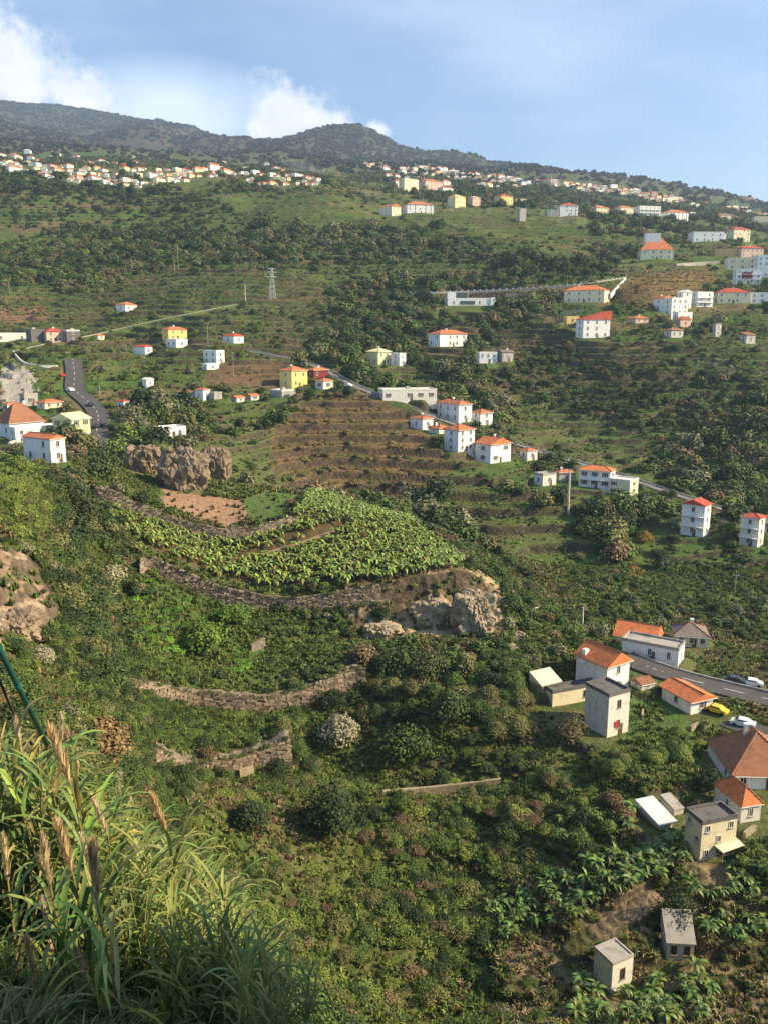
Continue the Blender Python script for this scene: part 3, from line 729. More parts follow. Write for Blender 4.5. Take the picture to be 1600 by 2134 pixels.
# ------------------------------------------------------------------ foliage
def foliage_mat(name, mode, gloss=0.7, trans=0.0, col=None):
    """mode: 'instance' reads the tint of each instanced plant, 'object' the colour of each plant object"""
    m = bpy.data.materials.new(name)
    m.use_nodes = True
    nt = m.node_tree; N, L = nt.nodes, nt.links
    b = N['Principled BSDF']
    b.inputs['Roughness'].default_value = gloss
    b.inputs['Specular IOR Level'].default_value = 0.25
    if mode == 'instance':
        a = N.new('ShaderNodeAttribute'); a.attribute_type = 'INSTANCER'; a.attribute_name = 'tint'; src = a.outputs['Color']
    elif mode == 'object':
        a = N.new('ShaderNodeObjectInfo'); src = a.outputs['Color']
    else:
        a = N.new('ShaderNodeRGB'); a.outputs[0].default_value = (*col, 1); src = a.outputs[0]
    lv = N.new('ShaderNodeAttribute'); lv.attribute_name = 'lv'
    mr = N.new('ShaderNodeMapRange'); L.new(lv.outputs['Fac'], mr.inputs[0]); mr.inputs[3].default_value = 0.6; mr.inputs[4].default_value = 1.5
    cmb = N.new('ShaderNodeCombineXYZ')
    for i in range(3): L.new(mr.outputs[0], cmb.inputs[i])
    mx = N.new('ShaderNodeMix'); mx.data_type = 'RGBA'; mx.blend_type = 'MULTIPLY'; mx.inputs['Factor'].default_value = 1
    L.new(src, mx.inputs[6]); L.new(cmb.outputs[0], mx.inputs[7])
    L.new(mx.outputs[2], b.inputs['Base Color'])
    if trans:
        t = N.new('ShaderNodeBsdfTranslucent'); L.new(mx.outputs[2], t.inputs['Color'])
        ms = N.new('ShaderNodeMixShader'); ms.inputs[0].default_value = trans
        L.new(b.outputs[0], ms.inputs[1]); L.new(t.outputs[0], ms.inputs[2])
        L.new(ms.outputs[0], N['Material Output'].inputs['Surface'])
    M[name] = m
    return m


foliage_mat('leaf_inst', 'instance', 0.75)
foliage_mat('leaf_obj', 'object', 0.75)


def quads_mesh(name, V, lv, m, nv=4):
    """V (n*nv,3) polygons of nv corners"""
    me = bpy.data.meshes.new(name)
    n = len(V) // nv
    me.vertices.add(len(V)); me.loops.add(len(V)); me.polygons.add(n)
    me.vertices.foreach_set('co', V.astype(np.float32).ravel())
    me.loops.foreach_set('vertex_index', np.arange(len(V), dtype=np.int32))
    me.polygons.foreach_set('loop_start', np.arange(0, len(V), nv, dtype=np.int32))
    me.polygons.foreach_set('loop_total', np.full(n, nv, np.int32))
    me.update(calc_edges=True)
    a = me.attributes.new('lv', 'FLOAT', 'POINT')
    a.data.foreach_set('value', np.repeat(lv, nv).astype(np.float32))
    me.materials.append(m)
    return me


def unit(a):
    return a / np.maximum(np.linalg.norm(a, axis=1, keepdims=True), 1e-9)


def crown_arrays(seed, n=240, lobes=7, flat=0.8, leaf=0.17, tall=1.0, spread=0.62):
    """leaf-sized faces spread over the lobes of a crown about 1 unit in radius, base near z=0"""
    g = np.random.default_rng(seed)
    lc = unit(g.normal(size=(lobes, 3))) * g.uniform(0.25, spread, (lobes, 1))
    lc[:, 2] = np.abs(lc[:, 2]) * 0.9
    lc[0] = (0, 0, 0.25)
    lr = g.uniform(0.34, 0.56, lobes)
    k = g.integers(0, lobes, n)
    d = unit(g.normal(size=(n, 3)))
    d[:, 2] = np.where(d[:, 2] < -0.35, -d[:, 2], d[:, 2])
    rr = lr[k] * g.uniform(0.72, 1.12, n)
    P = lc[k] + d * rr[:, None]
    P[:, 2] = P[:, 2] * flat * tall + 0.35 * flat
    nn = unit(d + g.normal(size=(n, 3)) * 0.42 + np.array((0, 0, 0.3)))
    a = unit(np.cross(nn, g.normal(size=(n, 3))))
    b = np.cross(nn, a)
    sz = leaf * g.uniform(0.6, 1.35, n)
    A = a * sz[:, None]; B = b * (sz * g.uniform(0.55, 0.95, n))[:, None]
    V = np.stack([P - A, P - B * 0.9, P + A, P + B], 1).reshape(-1, 3)
    return V, g.uniform(0, 1, n)


def tuft_arrays(seed, n=26, h=1.0, w=0.09, lean=0.6):
    g = np.random.default_rng(seed)
    az = g.uniform(0, 2 * np.pi, n); r0 = g.uniform(0, 0.45, n)
    base = np.stack([np.cos(az * 1.7) * r0, np.sin(az * 1.7) * r0, np.full(n, -0.05)], 1)
    le = g.uniform(0.1, lean, n); hh = h * g.uniform(0.55, 1.1, n)
    out = np.stack([np.cos(az), np.sin(az), np.zeros(n)], 1)
    mid_ = base + out * (le * 0.35)[:, None] + np.array((0, 0, 1.0)) * (hh * 0.6)[:, None]
    tip = base + out * le[:, None] + np.array((0, 0, 1.0)) * hh[:, None] * (1 - 0.35 * le[:, None])
    side = np.stack([-np.sin(az), np.cos(az), np.zeros(n)], 1) * w
    V = np.stack([base - side, base + side, mid_ + side * 0.9, mid_ - side * 0.9], 1)
    V2 = np.stack([mid_ - side * 0.9, mid_ + side * 0.9, tip + side * 0.15, tip - side * 0.15], 1)
    lv = g.uniform(0, 1, n)
    return np.concatenate([V, V2]).reshape(-1, 3), np.concatenate([lv, lv])


PROTO = []
_pl = []
for i in range(4):
    _pl.append(crown_arrays(100 + i, 520, 8, 0.70, 0.115))          # 0-3 round bush
for i in range(3):
    _pl.append(crown_arrays(200 + i, 560, 10, 1.0, 0.11, 1.35, 0.7))   # 4-6 tree crown
for i in range(3):
    _pl.append(tuft_arrays(300 + i, 30, 1.0, 0.10, 0.8))             # 7-9 rank grass
for i in range(2):
    _pl.append(crown_arrays(400 + i, 90, 6, 0.8, 0.30))              # 10-11 far canopy
for i in range(2):
    _pl.append(tuft_arrays(500 + i, 24, 0.9, 0.13, 1.3))             # 12-13 spiky clump (agave, cane)
for i in range(3):
    _pl.append(crown_arrays(550 + i, 1700, 12, 0.75, 0.060, 1.0, 0.66))   # 14-16 close bush, fine leaved
for i in range(2):
    _pl.append(tuft_arrays(580 + i, 46, 1.0, 0.03, 0.9))             # 17-18 fine grass
for i, (V_, l_) in enumerate(_pl):
    po = bpy.data.objects.new('plant_form', quads_mesh('plant_form', V_, l_, M['leaf_inst']))
    PROTO.append(po)      # never linked to the scene: only the instances below stand in it


def scatter_object(name, pts, rot, scl, tint, pid, protos, label, cat):
    me = bpy.data.meshes.new(name)
    me.vertices.add(len(pts))
    me.vertices.foreach_set('co', np.asarray(pts, np.float32).ravel())
    a = me.attributes.new('rot', 'FLOAT_VECTOR', 'POINT'); a.data.foreach_set('vector', np.asarray(rot, np.float32).ravel())
    a = me.attributes.new('scl', 'FLOAT_VECTOR', 'POINT'); a.data.foreach_set('vector', np.asarray(scl, np.float32).ravel())
    a = me.attributes.new('tint', 'FLOAT_COLOR', 'POINT')
    a.data.foreach_set('color', np.concatenate([tint, np.ones((len(tint), 1))], 1).astype(np.float32).ravel())
    o = bpy.data.objects.new(name, me)
    C.objects.link(o)
    ng = bpy.data.node_groups.new(name, 'GeometryNodeTree')
    ng.interface.new_socket('Geometry', in_out='INPUT', socket_type='NodeSocketGeometry')
    ng.interface.new_socket('Geometry', in_out='OUTPUT', socket_type='NodeSocketGeometry')
    N, L = ng.nodes, ng.links
    gi, go = N.new('NodeGroupInput'), N.new('NodeGroupOutput')
    jo = N.new('GeometryNodeJoinGeometry')

    def named(nm, typ):
        n = N.new('GeometryNodeInputNamedAttribute'); n.data_type = typ; n.inputs['Name'].default_value = nm
        return n.outputs['Attribute']
    # one instancing branch for each form, chosen by the point's stored form number
    a = me.attributes.new('form', 'INT', 'POINT'); a.data.foreach_set('value', np.asarray(pid, np.int32))
    for k, p in enumerate(protos):
        if not np.any(np.asarray(pid) == k):
            continue
        oi = N.new('GeometryNodeObjectInfo'); oi.inputs['Object'].default_value = p
        ip = N.new('GeometryNodeInstanceOnPoints')
        cmp = N.new('FunctionNodeCompare'); cmp.data_type = 'INT'; cmp.operation = 'EQUAL'
        L.new(named('form', 'INT'), cmp.inputs[2]); cmp.inputs[3].default_value = k
        L.new(gi.outputs[0], ip.inputs['Points'])
        L.new(cmp.outputs[0], ip.inputs['Selection'])
        L.new(oi.outputs['Geometry'], ip.inputs['Instance'])
        er = N.new('FunctionNodeEulerToRotation'); L.new(named('rot', 'FLOAT_VECTOR'), er.inputs[0])
        L.new(er.outputs[0], ip.inputs['Rotation'])
        L.new(named('scl', 'FLOAT_VECTOR'), ip.inputs['Scale'])
        L.new(ip.outputs[0], jo.inputs[0])
    L.new(jo.outputs[0], go.inputs[0])
    md = o.modifiers.new('growth', 'NODES'); md.node_group = ng
    tag(o, label, cat, kind='stuff')
    return o


DK, GR, LG, OL, GY_, BR, YG, LUSH = [np.array(c) for c in (
    (0.034, 0.055, 0.017), (0.068, 0.108, 0.025), (0.120, 0.168, 0.036), (0.120, 0.126, 0.043), (0.145, 0.150, 0.078),
    (0.155, 0.110, 0.056), (0.155, 0.195, 0.040), (0.095, 0.200, 0.026))]

# where the planting differs from the mixed scrub: polygon, depth range, density, palette with weights, size, forms
ROUND, CROWN, TUFT, SPIKY = (0, 1, 2, 3), (4, 5, 6), (7, 8, 9), (12, 13)
ZONES = [
    (BROWN, 235, 420, 0.55, [(np.array((0.165, 0.125, 0.045)), 5), (OL, 3), (BR, 2)], 0.5, ROUND),
    (BROWN2, 300, 460, 0.12, [(BR, 3), (OL, 1)], 0.6, ROUND),
    (OCHRE, 420, 700, 0.25, [(np.array((0.19, 0.12, 0.05)), 3), (OL, 1)], 0.6, ROUND),
    (SOILT, 190, 235, 0.0, [(BR, 1)], 0.5, ROUND), (LAWN, 190, 235, 0.0, [(LG, 1)], 0.5, ROUND), (LAWN2, 190, 235, 0.05, [(LG, 1)], 0.5, ROUND),
    ([(205, 985), (560, 985), (640, 1025), (540, 1100), (450, 1108), (205, 1010)], 188, 240, 0.22, [(YG, 3), (OL, 2), (GY_, 1)], 0.55, ROUND),
    (BANANA, 170, 240, 0.0, [(LG, 1)], 0.5, ROUND),
    (CLIFF, 160, 200, 0.28, [(OL, 2), (YG, 2), (GR, 1), (GY_, 2)], 0.7, ROUND),
    (BANKROCK, 40, 120, 0.10, [(YG, 1), (GY_, 2)], 0.6, ROUND),
    (BANKGRASS, 40, 100, 1.2, [(YG, 3), (LG, 2), (OL, 1)], 0.5, ROUND),
    (BANKYEL, 60, 170, 0.9, [(YG, 4), (LG, 2), (OL, 1)], 0.9, ROUND),
    (QUARRY, 250, 420, 0.05, [(OL, 1)], 0.5, ROUND),
    (CHURCHG, 100, 200, 0.06, [(GR, 1)], 0.6, ROUND),
    ([(290, 1200), (420, 1235), (530, 1260), (520, 1400), (400, 1415), (290, 1380), (270, 1290)], 140, 182, 1.7, [(LUSH, 5), (LG, 2), (GR, 2)], 0.85, ROUND),
    ([(270, 1440), (600, 1480), (585, 1530), (430, 1565), (300, 1540)], 120, 152, 1.9, [(GR, 5), (DK, 3), (LG, 1)], 0.8, ROUND),
    ([(530, 1270), (760, 1330), (740, 1400), (540, 1440), (520, 1330)], 140, 180, 1.5, [(GR, 3), (LG, 2), (DK, 2)], 0.8, ROUND),
    ([(770, 1310), (1080, 1320), (1140, 1480), (1050, 1560), (800, 1580), (760, 1430)], 120, 178, 1.6, [(DK, 3), (GR, 4), (OL, 2), (BR, 1)], 1.25, ROUND + CROWN),
    ([(110, 990), (230, 1060), (290, 1200), (270, 1480), (170, 1400), (110, 1130)], 80, 200, 1.3, [(DK, 6), (GR, 3), (OL, 1.5), (BR, 0.7)], 1.7, ROUND + CROWN),  # gully growth: dark tints weighted up to paint in the flank's shade
    ([(1280, 1300), (1470, 1300), (1600, 1350), (1600, 1560), (1480, 1560), (1300, 1400)], 130, 210, 0.35, [(GR, 2), (OL, 2), (DK, 1)], 0.7, ROUND),
    ([(0, 350), (250, 385), (430, 400), (520, 460), (420, 520), (200, 500), (0, 470)], 640, 1010, 1.9, [(DK, 6), (GR, 3), (OL, 1)], 1.15, CROWN + ROUND),
    ([(280, 450), (600, 470), (900, 500), (880, 600), (600, 560), (400, 540)], 480, 820, 1.3, [(DK, 3), (GR, 2), (OL, 3), (GY_, 2)], 1.1, CROWN + ROUND),
    ([(1040, 760), (1200, 700), (1290, 770), (1600, 780), (1600, 960), (1250, 870), (1080, 830)], 300, 480, 2.3, [(DK, 5), (GR, 3), (OL, 2), (BR, 1)], 1.2, CROWN + ROUND),
    ([(1080, 590), (900, 545), (1290, 560), (1280, 585)], 460, 700, 1.6, [(DK, 4), (GR, 2)], 1.1, CROWN),
    ([(1500, 1120), (1600, 1100), (1600, 1260), (1300, 1260), (1400, 1130)], 190, 260, 1.3, [(DK, 3), (GR, 3)], 1.0, ROUND),
    ([(1280, 1090), (1390, 1090), (1400, 1200), (1290, 1210)], 190, 260, 0.8, [(np.array((0.22, 0.13, 0.03)), 3), (OL, 1), (GR, 1)], 1.0, ROUND),
    (DRYV, 70, 180, 0.62, [(OL, 3), (BR, 1.5), (GR, 4), (DK, 2), (LG, 2), (YG, 3)], 1.15, ROUND),
    (SOILR, 70, 170, 0.30, [(OL, 3), (BR, 2), (GR, 3), (GY_, 1)], 0.7, ROUND),
]
for p in GREENS:
    ZONES.append((p, 200, 1200, 0.22, [(LG, 3), (GR, 2), (OL, 1)], 0.6, ROUND))
ROADPX = []     # filled by roads: pixel polygons are not needed, EXCL carries the circles


def grid_sample(y0, y1, dens, smax=0.60):
    """points on the ground sheet, evenly by true area"""
    A, B_, Cc = PV[QUADS[:, 0]], PV[QUADS[:, 1]], PV[QUADS[:, 3]]
    D = PV[QUADS[:, 2]]
    yc = A[:, 1]; s_ = A[:, 0] / np.maximum(yc, 1)
    m = (yc > y0) & (yc < y1) & (np.abs(s_) < smax)
    ii = np.nonzero(m)[0]
    # steep ground carries more plants per square metre of map
    cr = np.cross((B_ - A)[ii], (Cc - A)[ii])
    area = np.minimum(np.linalg.norm(cr, axis=1), np.abs(cr[:, 2]) * 4.0)
    ex = area * dens
    cnt = rng.poisson(ex)
    k = np.repeat(ii, cnt)
    a, b = rng.random((len(k), 1)), rng.random((len(k), 1))
    global LASTV
    LASTV = QUADS[k, 0]
    return (A[k] * (1 - a) * (1 - b) + B_[k] * a * (1 - b) + D[k] * a * b + Cc[k] * (1 - a) * b)


def excluded(P, pad=None):
    bad = np.zeros(len(P), bool)
    pad = np.zeros(len(P)) if pad is None else pad
    pm = float(pad.max()) if len(pad) else 0.0
    for (x, y, r) in (EXCL + PLANTX if pm > 0 else EXCL):
        m = (np.abs(P[:, 0] - x) < r + pm) & (np.abs(P[:, 1] - y) < r + pm)
        ii = np.nonzero(m)[0]
        bad[ii] |= np.hypot(P[ii, 0] - x, P[ii, 1] - y) < r + pad[ii]
    return bad


def seen(P, lift):
    keep = np.zeros(len(P), bool)
    for i in range(len(P)):
        q = Vector((P[i, 0], P[i, 1], P[i, 2] + lift[i]))
        d = q.length
        r = BV.ray_cast(Vector((0, 0, 0)), q / d, d - 0.5)
        keep[i] = r[0] is None
    return keep


def choose(pal, n):
    w = np.array([p[1] for p in pal], float); w /= w.sum()
    k = rng.choice(len(pal), n, p=w)
    return np.array([p[0] for p in pal])[k]


def plan_vegetation():
    out = []
    for (y0, y1, dens, r0, r1, pw) in ((30, 236, 0.46, 0.55, 2.1, 2.0), (236, 700, 0.15, 0.75, 4.0, 2.5), (700, 1500, 0.024, 2.0, 5.2, 1.8)):
        P = grid_sample(y0, y1, dens * 1.9)
        n = len(P)
        fr_ = FRAC[LASTV]
        u, v = project(P)
        X, Y = P[:, 0], P[:, 1]
        pn = fbm(X / 45, Y / 45, 81, 3); pn2 = fbm(X / 130, Y / 130, 82, 3); pn3 = fbm(X / 16, Y / 16, 83, 2)
        acc = 0.16 + 1.25 * sstep(0.43, 0.58, pn * 0.5 + pn2 * 0.3 + pn3 * 0.2)
        base = [(DK, 2), (GR, 4), (LG, 2), (OL, 4), (GY_, 2), (BR, 1.5)]
        col = choose(base, n)
        dk = rng.random(n) < sstep(0.5, 0.66, pn2) * 0.6
        col[dk] = choose([(DK, 3), (GR, 2)], dk.sum())
        lt = rng.random(n) < sstep(0.5, 0.36, pn2) * 0.5
        col[lt] = choose([(OL, 2), (LG, 2), (GY_, 1)], lt.sum())
        rad = r0 + (r1 - r0) * rng.random(n) ** pw
        form = rng.choice(ROUND, n)
        if y0 > 200:          # woods in some places, low growth in others
            wood = sstep(0.47, 0.57, pn2 * 0.6 + pn * 0.4)
            rad = rad * (0.72 + 0.7 * wood); acc = acc * (1.0 + 0.55 * wood)
        big = rad > r0 + 0.45 * (r1 - r0)
        form[big] = rng.choice(ROUND + CROWN + CROWN, big.sum())
        ju = u + rng.normal(0, 8, n); jv = v + rng.normal(0, 4, n)
        zid = np.full(n, -1)
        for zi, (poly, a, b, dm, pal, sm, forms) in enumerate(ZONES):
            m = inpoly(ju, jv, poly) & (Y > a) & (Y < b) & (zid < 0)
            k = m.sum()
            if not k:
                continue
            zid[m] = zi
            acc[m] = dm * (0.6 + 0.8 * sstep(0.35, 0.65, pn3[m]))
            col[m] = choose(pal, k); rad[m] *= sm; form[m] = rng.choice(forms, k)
        # on terraces the growth keeps to the level strips, thickest along the outer lip
        acc = np.where(fr_ >= 0, acc * np.where(fr_ < 0.3, 1.5, np.where(fr_ < 0.72, 0.8, 0.25)), acc)
        ph = PLOT[LASTV]
        acc = np.where(fr_ >= 0, acc * np.where(ph < 0.26, 0.5, np.where(ph < 0.50, 0.75, np.where(ph < 0.70, 0.55, 1.6))), acc)
        inb = inpoly(u, v, BROWN) & (Y > 235) & (Y < 420)
        acc = np.where(inb, np.where(fr_ < 0.55, 1.7, 0.0), acc)
        keep = rng.random(n) < acc / 1.9
        keep[keep] = ~excluded(P[keep], np.maximum(0, rad[keep] * 0.9 - 0.8))
        # keep the steep wall faces of terraces mostly bare
        form = np.where(Y < 150, 14 + form % 3, form)
        P, col, rad, form, zid = P[keep], col[keep], rad[keep], form[keep], zid[keep]
        vis = seen(P, rad)
        kp = vis | (rng.random(len(P)) < 0.2)
        out.append([P[kp], col[kp] * rng.uniform(0.75, 1.25, (kp.sum(), 1)), rad[kp], form[kp], vis[kp]])
    return [np.concatenate([o[i] for o in out]) for i in range(5)]


def rank_grass():
    P = grid_sample(40, 236, 2.3)
    n = len(P); u, v = project(P); X, Y = P[:, 0], P[:, 1]
    bad = excluded(P)
    for poly in (SOILT, LAWN, BANKROCK, CLIFF, BANANA):
        bad |= inpoly(u, v, poly) & (rng.random(n) < 0.93)
    pn = fbm(X / 12, Y / 12, 91, 3)
    keep = ~bad & (rng.random(n) < 0.5 + 0.5 * sstep(0.4, 0.6, pn))
    P, u, v, pn = P[keep], u[keep], v[keep], pn[keep]
    dry = 0.75 * sstep(0.46, 0.66, fbm(P[:, 0] / 20, P[:, 1] / 20, 92, 3))
    col = np.where((rng.random(len(P)) < dry)[:, None], choose([(np.array((0.25, 0.19, 0.10)), 3), (BR, 2), (OL, 3)], len(P)), choose([(GR, 2), (LG, 3), (YG, 4), (OL, 2)], len(P)))
    vis = seen(P, np.full(len(P), 0.6))
    P, col = P[vis], col[vis]
    n = len(P)
    h = rng.uniform(0.4, 1.15, n)
    rot = np.stack([np.zeros(n), np.zeros(n), rng.uniform(0, 6.28, n)], 1)
    scl = np.stack([h * 0.9, h * 0.9, h], 1)
    scatter_object('grass', P, rot, scl, col * rng.uniform(0.8, 1.2, (n, 1)), rng.choice(TUFT + SPIKY[:1], n), PROTO,
                   'rank dry and green grass covering the near valley slopes', 'grass')


def hill_weeds():
    P = grid_sample(236, 620, 0.17)
    n = len(P); u, v = project(P)
    keep = ~excluded(P)
    keep &= ~inpoly(u, v, BROWN)
    for poly in (BROWN2, QUARRY):
        keep &= ~(inpoly(u, v, poly) & (rng.random(n) < 0.8))
    keep &= rng.random(n) < 0.25 + 0.75 * sstep(0.42, 0.6, fbm(P[:, 0] / 9, P[:, 1] / 9, 97, 3))
    P = P[keep]
    P = P[seen(P, np.full(len(P), 0.6))]
    n = len(P)
    r = rng.uniform(0.35, 0.85, n)
    col = choose([(GR, 4), (OL, 3), (LG, 2), (DK, 2), (BR, 1.5), (YG, 1)], n) * rng.uniform(0.75, 1.2, (n, 1))
    scatter_object('weeds', P, np.stack([np.zeros(n), np.zeros(n), rng.uniform(0, 6.28, n)], 1), np.stack([r * 1.3, r * 1.3, r * 0.8], 1), col, rng.choice((10, 11, 7, 8), n), PROTO,
                   'low weeds and grass tussocks dotting the hillside terraces', 'weeds')


def mountain_forest():
    P = grid_sample(1450, 5300, 0.0030, 0.56)
    u, v = project(P)
    X, Y = P[:, 0], P[:, 1]
    # woods on the mountain, thinning down to the villages
    w = sstep(1350, 2100, Y) * (0.25 + 0.75 * sstep(0.40, 0.55, fbm(X / 260, Y / 260, 95, 4)))
    w = np.maximum(w, sstep(0.8, 1.0, (np.interp(X / Y, S, LE[LN['BB']]) * 0 + Y / np.interp(X / Y, S, LY[LN['BB']]))))
    keep = (rng.random(len(P)) < w)
    keep &= (u < 1180) | (rng.random(len(P)) < 0.4)
    keep &= ~excluded(P)
    P = P[keep]
    r = rng.uniform(5.5, 10.5, len(P))
    vis = seen(P, r * 1.6)
    P, r = P[vis], r[vis]
    n = len(P)
    col = choose([(np.array((0.042, 0.050, 0.028)), 5), (np.array((0.055, 0.062, 0.034)), 2), (np.array((0.062, 0.058, 0.038)), 2)], n) * rng.uniform(0.8, 1.2, (n, 1))
    rot = np.stack([np.zeros(n), np.zeros(n), rng.uniform(0, 6.28, n)], 1)
    scl = np.stack([r, r, r * rng.uniform(0.7, 1.25, n)], 1)
    P = P - np.array((0, 0, 1.0)) * (r * 0.15)[:, None]
    scatter_object('forest', P, rot, scl, col, rng.choice((10, 11), n), PROTO, 'dark hazy forest covering the mountain ridge', 'forest')


# ---- single trees and bushes: crown and trunk
CROWN_ME = [quads_mesh('crown', *crown_arrays(600 + i, 620, 10, 0.78, 0.105), M['leaf_obj']) for i in range(4)]
CROWN_ME += [quads_mesh('crown', *crown_arrays(650 + i, 620, 12, 1.0, 0.105, 1.35, 0.7), M['leaf_obj']) for i in range(3)]


BIG_CROWN = [quads_mesh('crown', *crown_arrays(700 + i, 2600, 16, (0.85, 0.85, 1.0)[i], 0.050, (1, 1, 1.3)[i], 0.66), M['leaf_obj']) for i in range(3)]


def trunk_mesh(seed):
    r = random.Random(seed)
    b = MB()
    top = (r.uniform(-0.1, 0.1), r.uniform(-0.1, 0.1), 0.55)
    b.tube([(0, 0, -0.35), (0.02, 0, 0.1), top], [0.075, 0.06, 0.04], 6)
    for k in range(4):
        a = r.uniform(0, 6.28); q = r.uniform(0.3, 0.5)
        b.tube([(0.02, 0, r.uniform(0.1, 0.3)), (math.cos(a) * q * 0.6, math.sin(a) * q * 0.6, 0.5), (math.cos(a) * q, math.sin(a) * q, r.uniform(0.7, 0.95))], [0.035, 0.025, 0.012], 5)
    return b.mesh('trunk', M['bark'])


TRUNK_ME = [trunk_mesh(i) for i in range(3)]


def tree(name, label, cat, P, r, col, form=0, group=None, hz=1.0, big=False):
    e = empty(name, P, R.uniform(0, 6.28))
    tag(e, label, cat, group)
    cr = obj('crown', BIG_CROWN[(0, 1, 0, 1, 2, 2, 2)[form % 7]] if big else CROWN_ME[form % len(CROWN_ME)], e, scale=(r, r, r * hz))
    cr.color = (*[float(c) for c in col], 1)
    obj('trunk', TRUNK_ME[form % 3], e, scale=(r, r, r * hz))
    return e


# ---- banana plants
def banana_leaf(seed):
    r = random.Random(seed)
    n = 6
    Lh, W = 1.0, 0.135
    rise = r.uniform(0.55, 1.0); droop = r.uniform(0.7, 1.35)
    vs, fs = [], []
    for i in range(n + 1):
        t = i / n
        x = Lh * (t - 0.12 * t * t)
        z = rise * t - droop * t * t * 0.9
        w = W * (math.sin(math.pi * min(1, 0.08 + t * 0.95)) ** 0.6) * (1 if i < n else 0.1)
        j = r.uniform(-0.012, 0.012)
        vs += [(x, -w, z + w * 0.35 + j), (x, 0, z), (x, w, z + w * 0.35 - j)]
    for i in range(n):
        a = i * 3
        fs += [(a, a + 3, a + 4, a + 1), (a + 1, a + 4, a + 5, a + 2)]
    return vs, fs


foliage_mat('banana_obj', 'object', 0.42, 0.18)
foliage_mat('banana_inst', 'instance', 0.42, 0.18)
BLEAF, BLEAF_RAW = [], []
for i in range(5):
    vs_, fs_ = banana_leaf(i)
    me = mesh('leaf', vs_, fs_, M['banana_obj'], True)
    a = me.attributes.new('lv', 'FLOAT', 'POINT'); a.data.foreach_set('value', np.full(len(vs_), 0.15 + 0.17 * i, np.float32))
    BLEAF.append(me); BLEAF_RAW.append((vs_, fs_))
_b = MB(); _b.tube([(0, 0, -0.4), (0.02, 0.01, 0.8), (0, 0, 1.75)], [0.15, 0.12, 0.07], 7)
BSTEM = _b.mesh('pseudostem', M['bananastem'])


def banana_plant(P, sc_, label, group, col):
    e = empty('banana_plant', P, R.uniform(0, 6.28))
    tag(e, label, 'banana plant', group)
    obj('pseudostem', BSTEM, e, scale=(sc_, sc_, sc_))
    n = R.choice((9, 10, 11, 12))
    a0 = R.uniform(0, 6.28)
    for k in range(n):
        a = a0 + k * 2.4
        up = -0.75 if k == n - 1 else R.uniform(-0.28, 0.22)
        l = sc_ * R.uniform(1.55, 2.2)
        q = obj('leaf', BLEAF[R.randrange(5)], e, loc=(0, 0, sc_ * R.uniform(1.45, 1.75)), rot=(R.uniform(-0.35, 0.35), up, a), scale=(l, l * R.uniform(0.95, 1.35), l))
        q.color = (*[c * R.uniform(0.8, 1.2) for c in col], 1)
    return e


def banana_proto(seed):
    r = random.Random(seed)
    V, Fc, lv = [], [], []
    for k in range(11):
        vs_, fs_ = BLEAF_RAW[r.randrange(5)]
        mtx = Matrix.Translation((0, 0, r.uniform(1.45, 1.75))) @ Matrix.Rotation(k * 2.4 + r.random(), 4, 'Z') @ Matrix.Rotation(-0.75 if k == 10 else r.uniform(-0.28, 0.22), 4, 'Y') @ Matrix.Rotation(r.uniform(-0.35, 0.35), 4, 'X') @ Matrix.Scale(r.uniform(1.5, 2.1), 4)
        b = len(V)
        V += [tuple(mtx @ Vector(p)) for p in vs_]
        Fc += [tuple(i + b for i in f) for f in fs_]
        lv += [r.random()] * len(vs_)
    me = mesh('banana_form', V, Fc, M['banana_inst'], True)
    a = me.attributes.new('lv', 'FLOAT', 'POINT'); a.data.foreach_set('value', np.array(lv, np.float32))
    return bpy.data.objects.new('banana_form', me)


BANANA_PLOTS = [
    ('knoll', BANANA, 1.65, 170, 240),
    ('lower', [(1000, 1900), (1140, 1835), (1250, 1800), (1390, 1760), (1420, 1800), (1330, 1870), (1180, 1930), (1040, 1985)], 1.6, 75, 150),
    ('house', [(1340, 1760), (1430, 1745), (1450, 1800), (1380, 1830), (1330, 1800)], 1.6, 75, 150),
    ('shed', [(1180, 2040), (1290, 2075), (1420, 2010), (1490, 2050), (1470, 2134), (1190, 2134)], 1.6, 60, 140),
    ('edge', [(1430, 1840), (1600, 1800), (1600, 1870), (1470, 1910), (1440, 1890)], 1.6, 75, 150),
    ('east', [(1450, 1930), (1600, 1900), (1600, 1985), (1460, 1990)], 1.6, 75, 150),
    ('gap', [(1140, 1720), (1330, 1690), (1330, 1740), (1200, 1780), (1130, 1760)], 2.6, 80, 150),
]
PATHPX = [(495, 1168), (560, 1152), (620, 1136), (680, 1116), (722, 1094)]


def near_path(u, v, pts, w):
    best = 1e9
    for (a, b), (c, d) in zip(pts, pts[1:]):
        t = max(0, min(1, ((u - a) * (c - a) + (v - b) * (d - b)) / ((c - a) ** 2 + (d - b) ** 2)))
        best = min(best, math.hypot(u - a - t * (c - a), (v - b - t * (d - b)) * 1.6))
    return best < w


BLAB = {
    'knoll': ('banana plant in the bright green plot on the knoll below the rock outcrop', 'banana plants on the knoll terrace'),
    'lower': ('banana plant on the long sloping plot above the two little stone sheds', 'banana plants above the sheds'),
    'house': ('banana plant in the dark grove beside the tall cream house', 'banana plants beside the cream house'),
    'shed': ('banana plant in the plot around the pale square shed at the bottom', 'banana plants around the square shed'),
    'edge': ('banana plant in the plot below the pale canopy roof at the picture edge', 'banana plants below the canopy roof'),
    'east': ('banana plant in the plot just east of the leaning stone shed', 'banana plants east of the leaning shed'),
    'gap': ('banana plant on the slope left of the white sheet roofs', 'banana plants by the sheet roofs'),
}


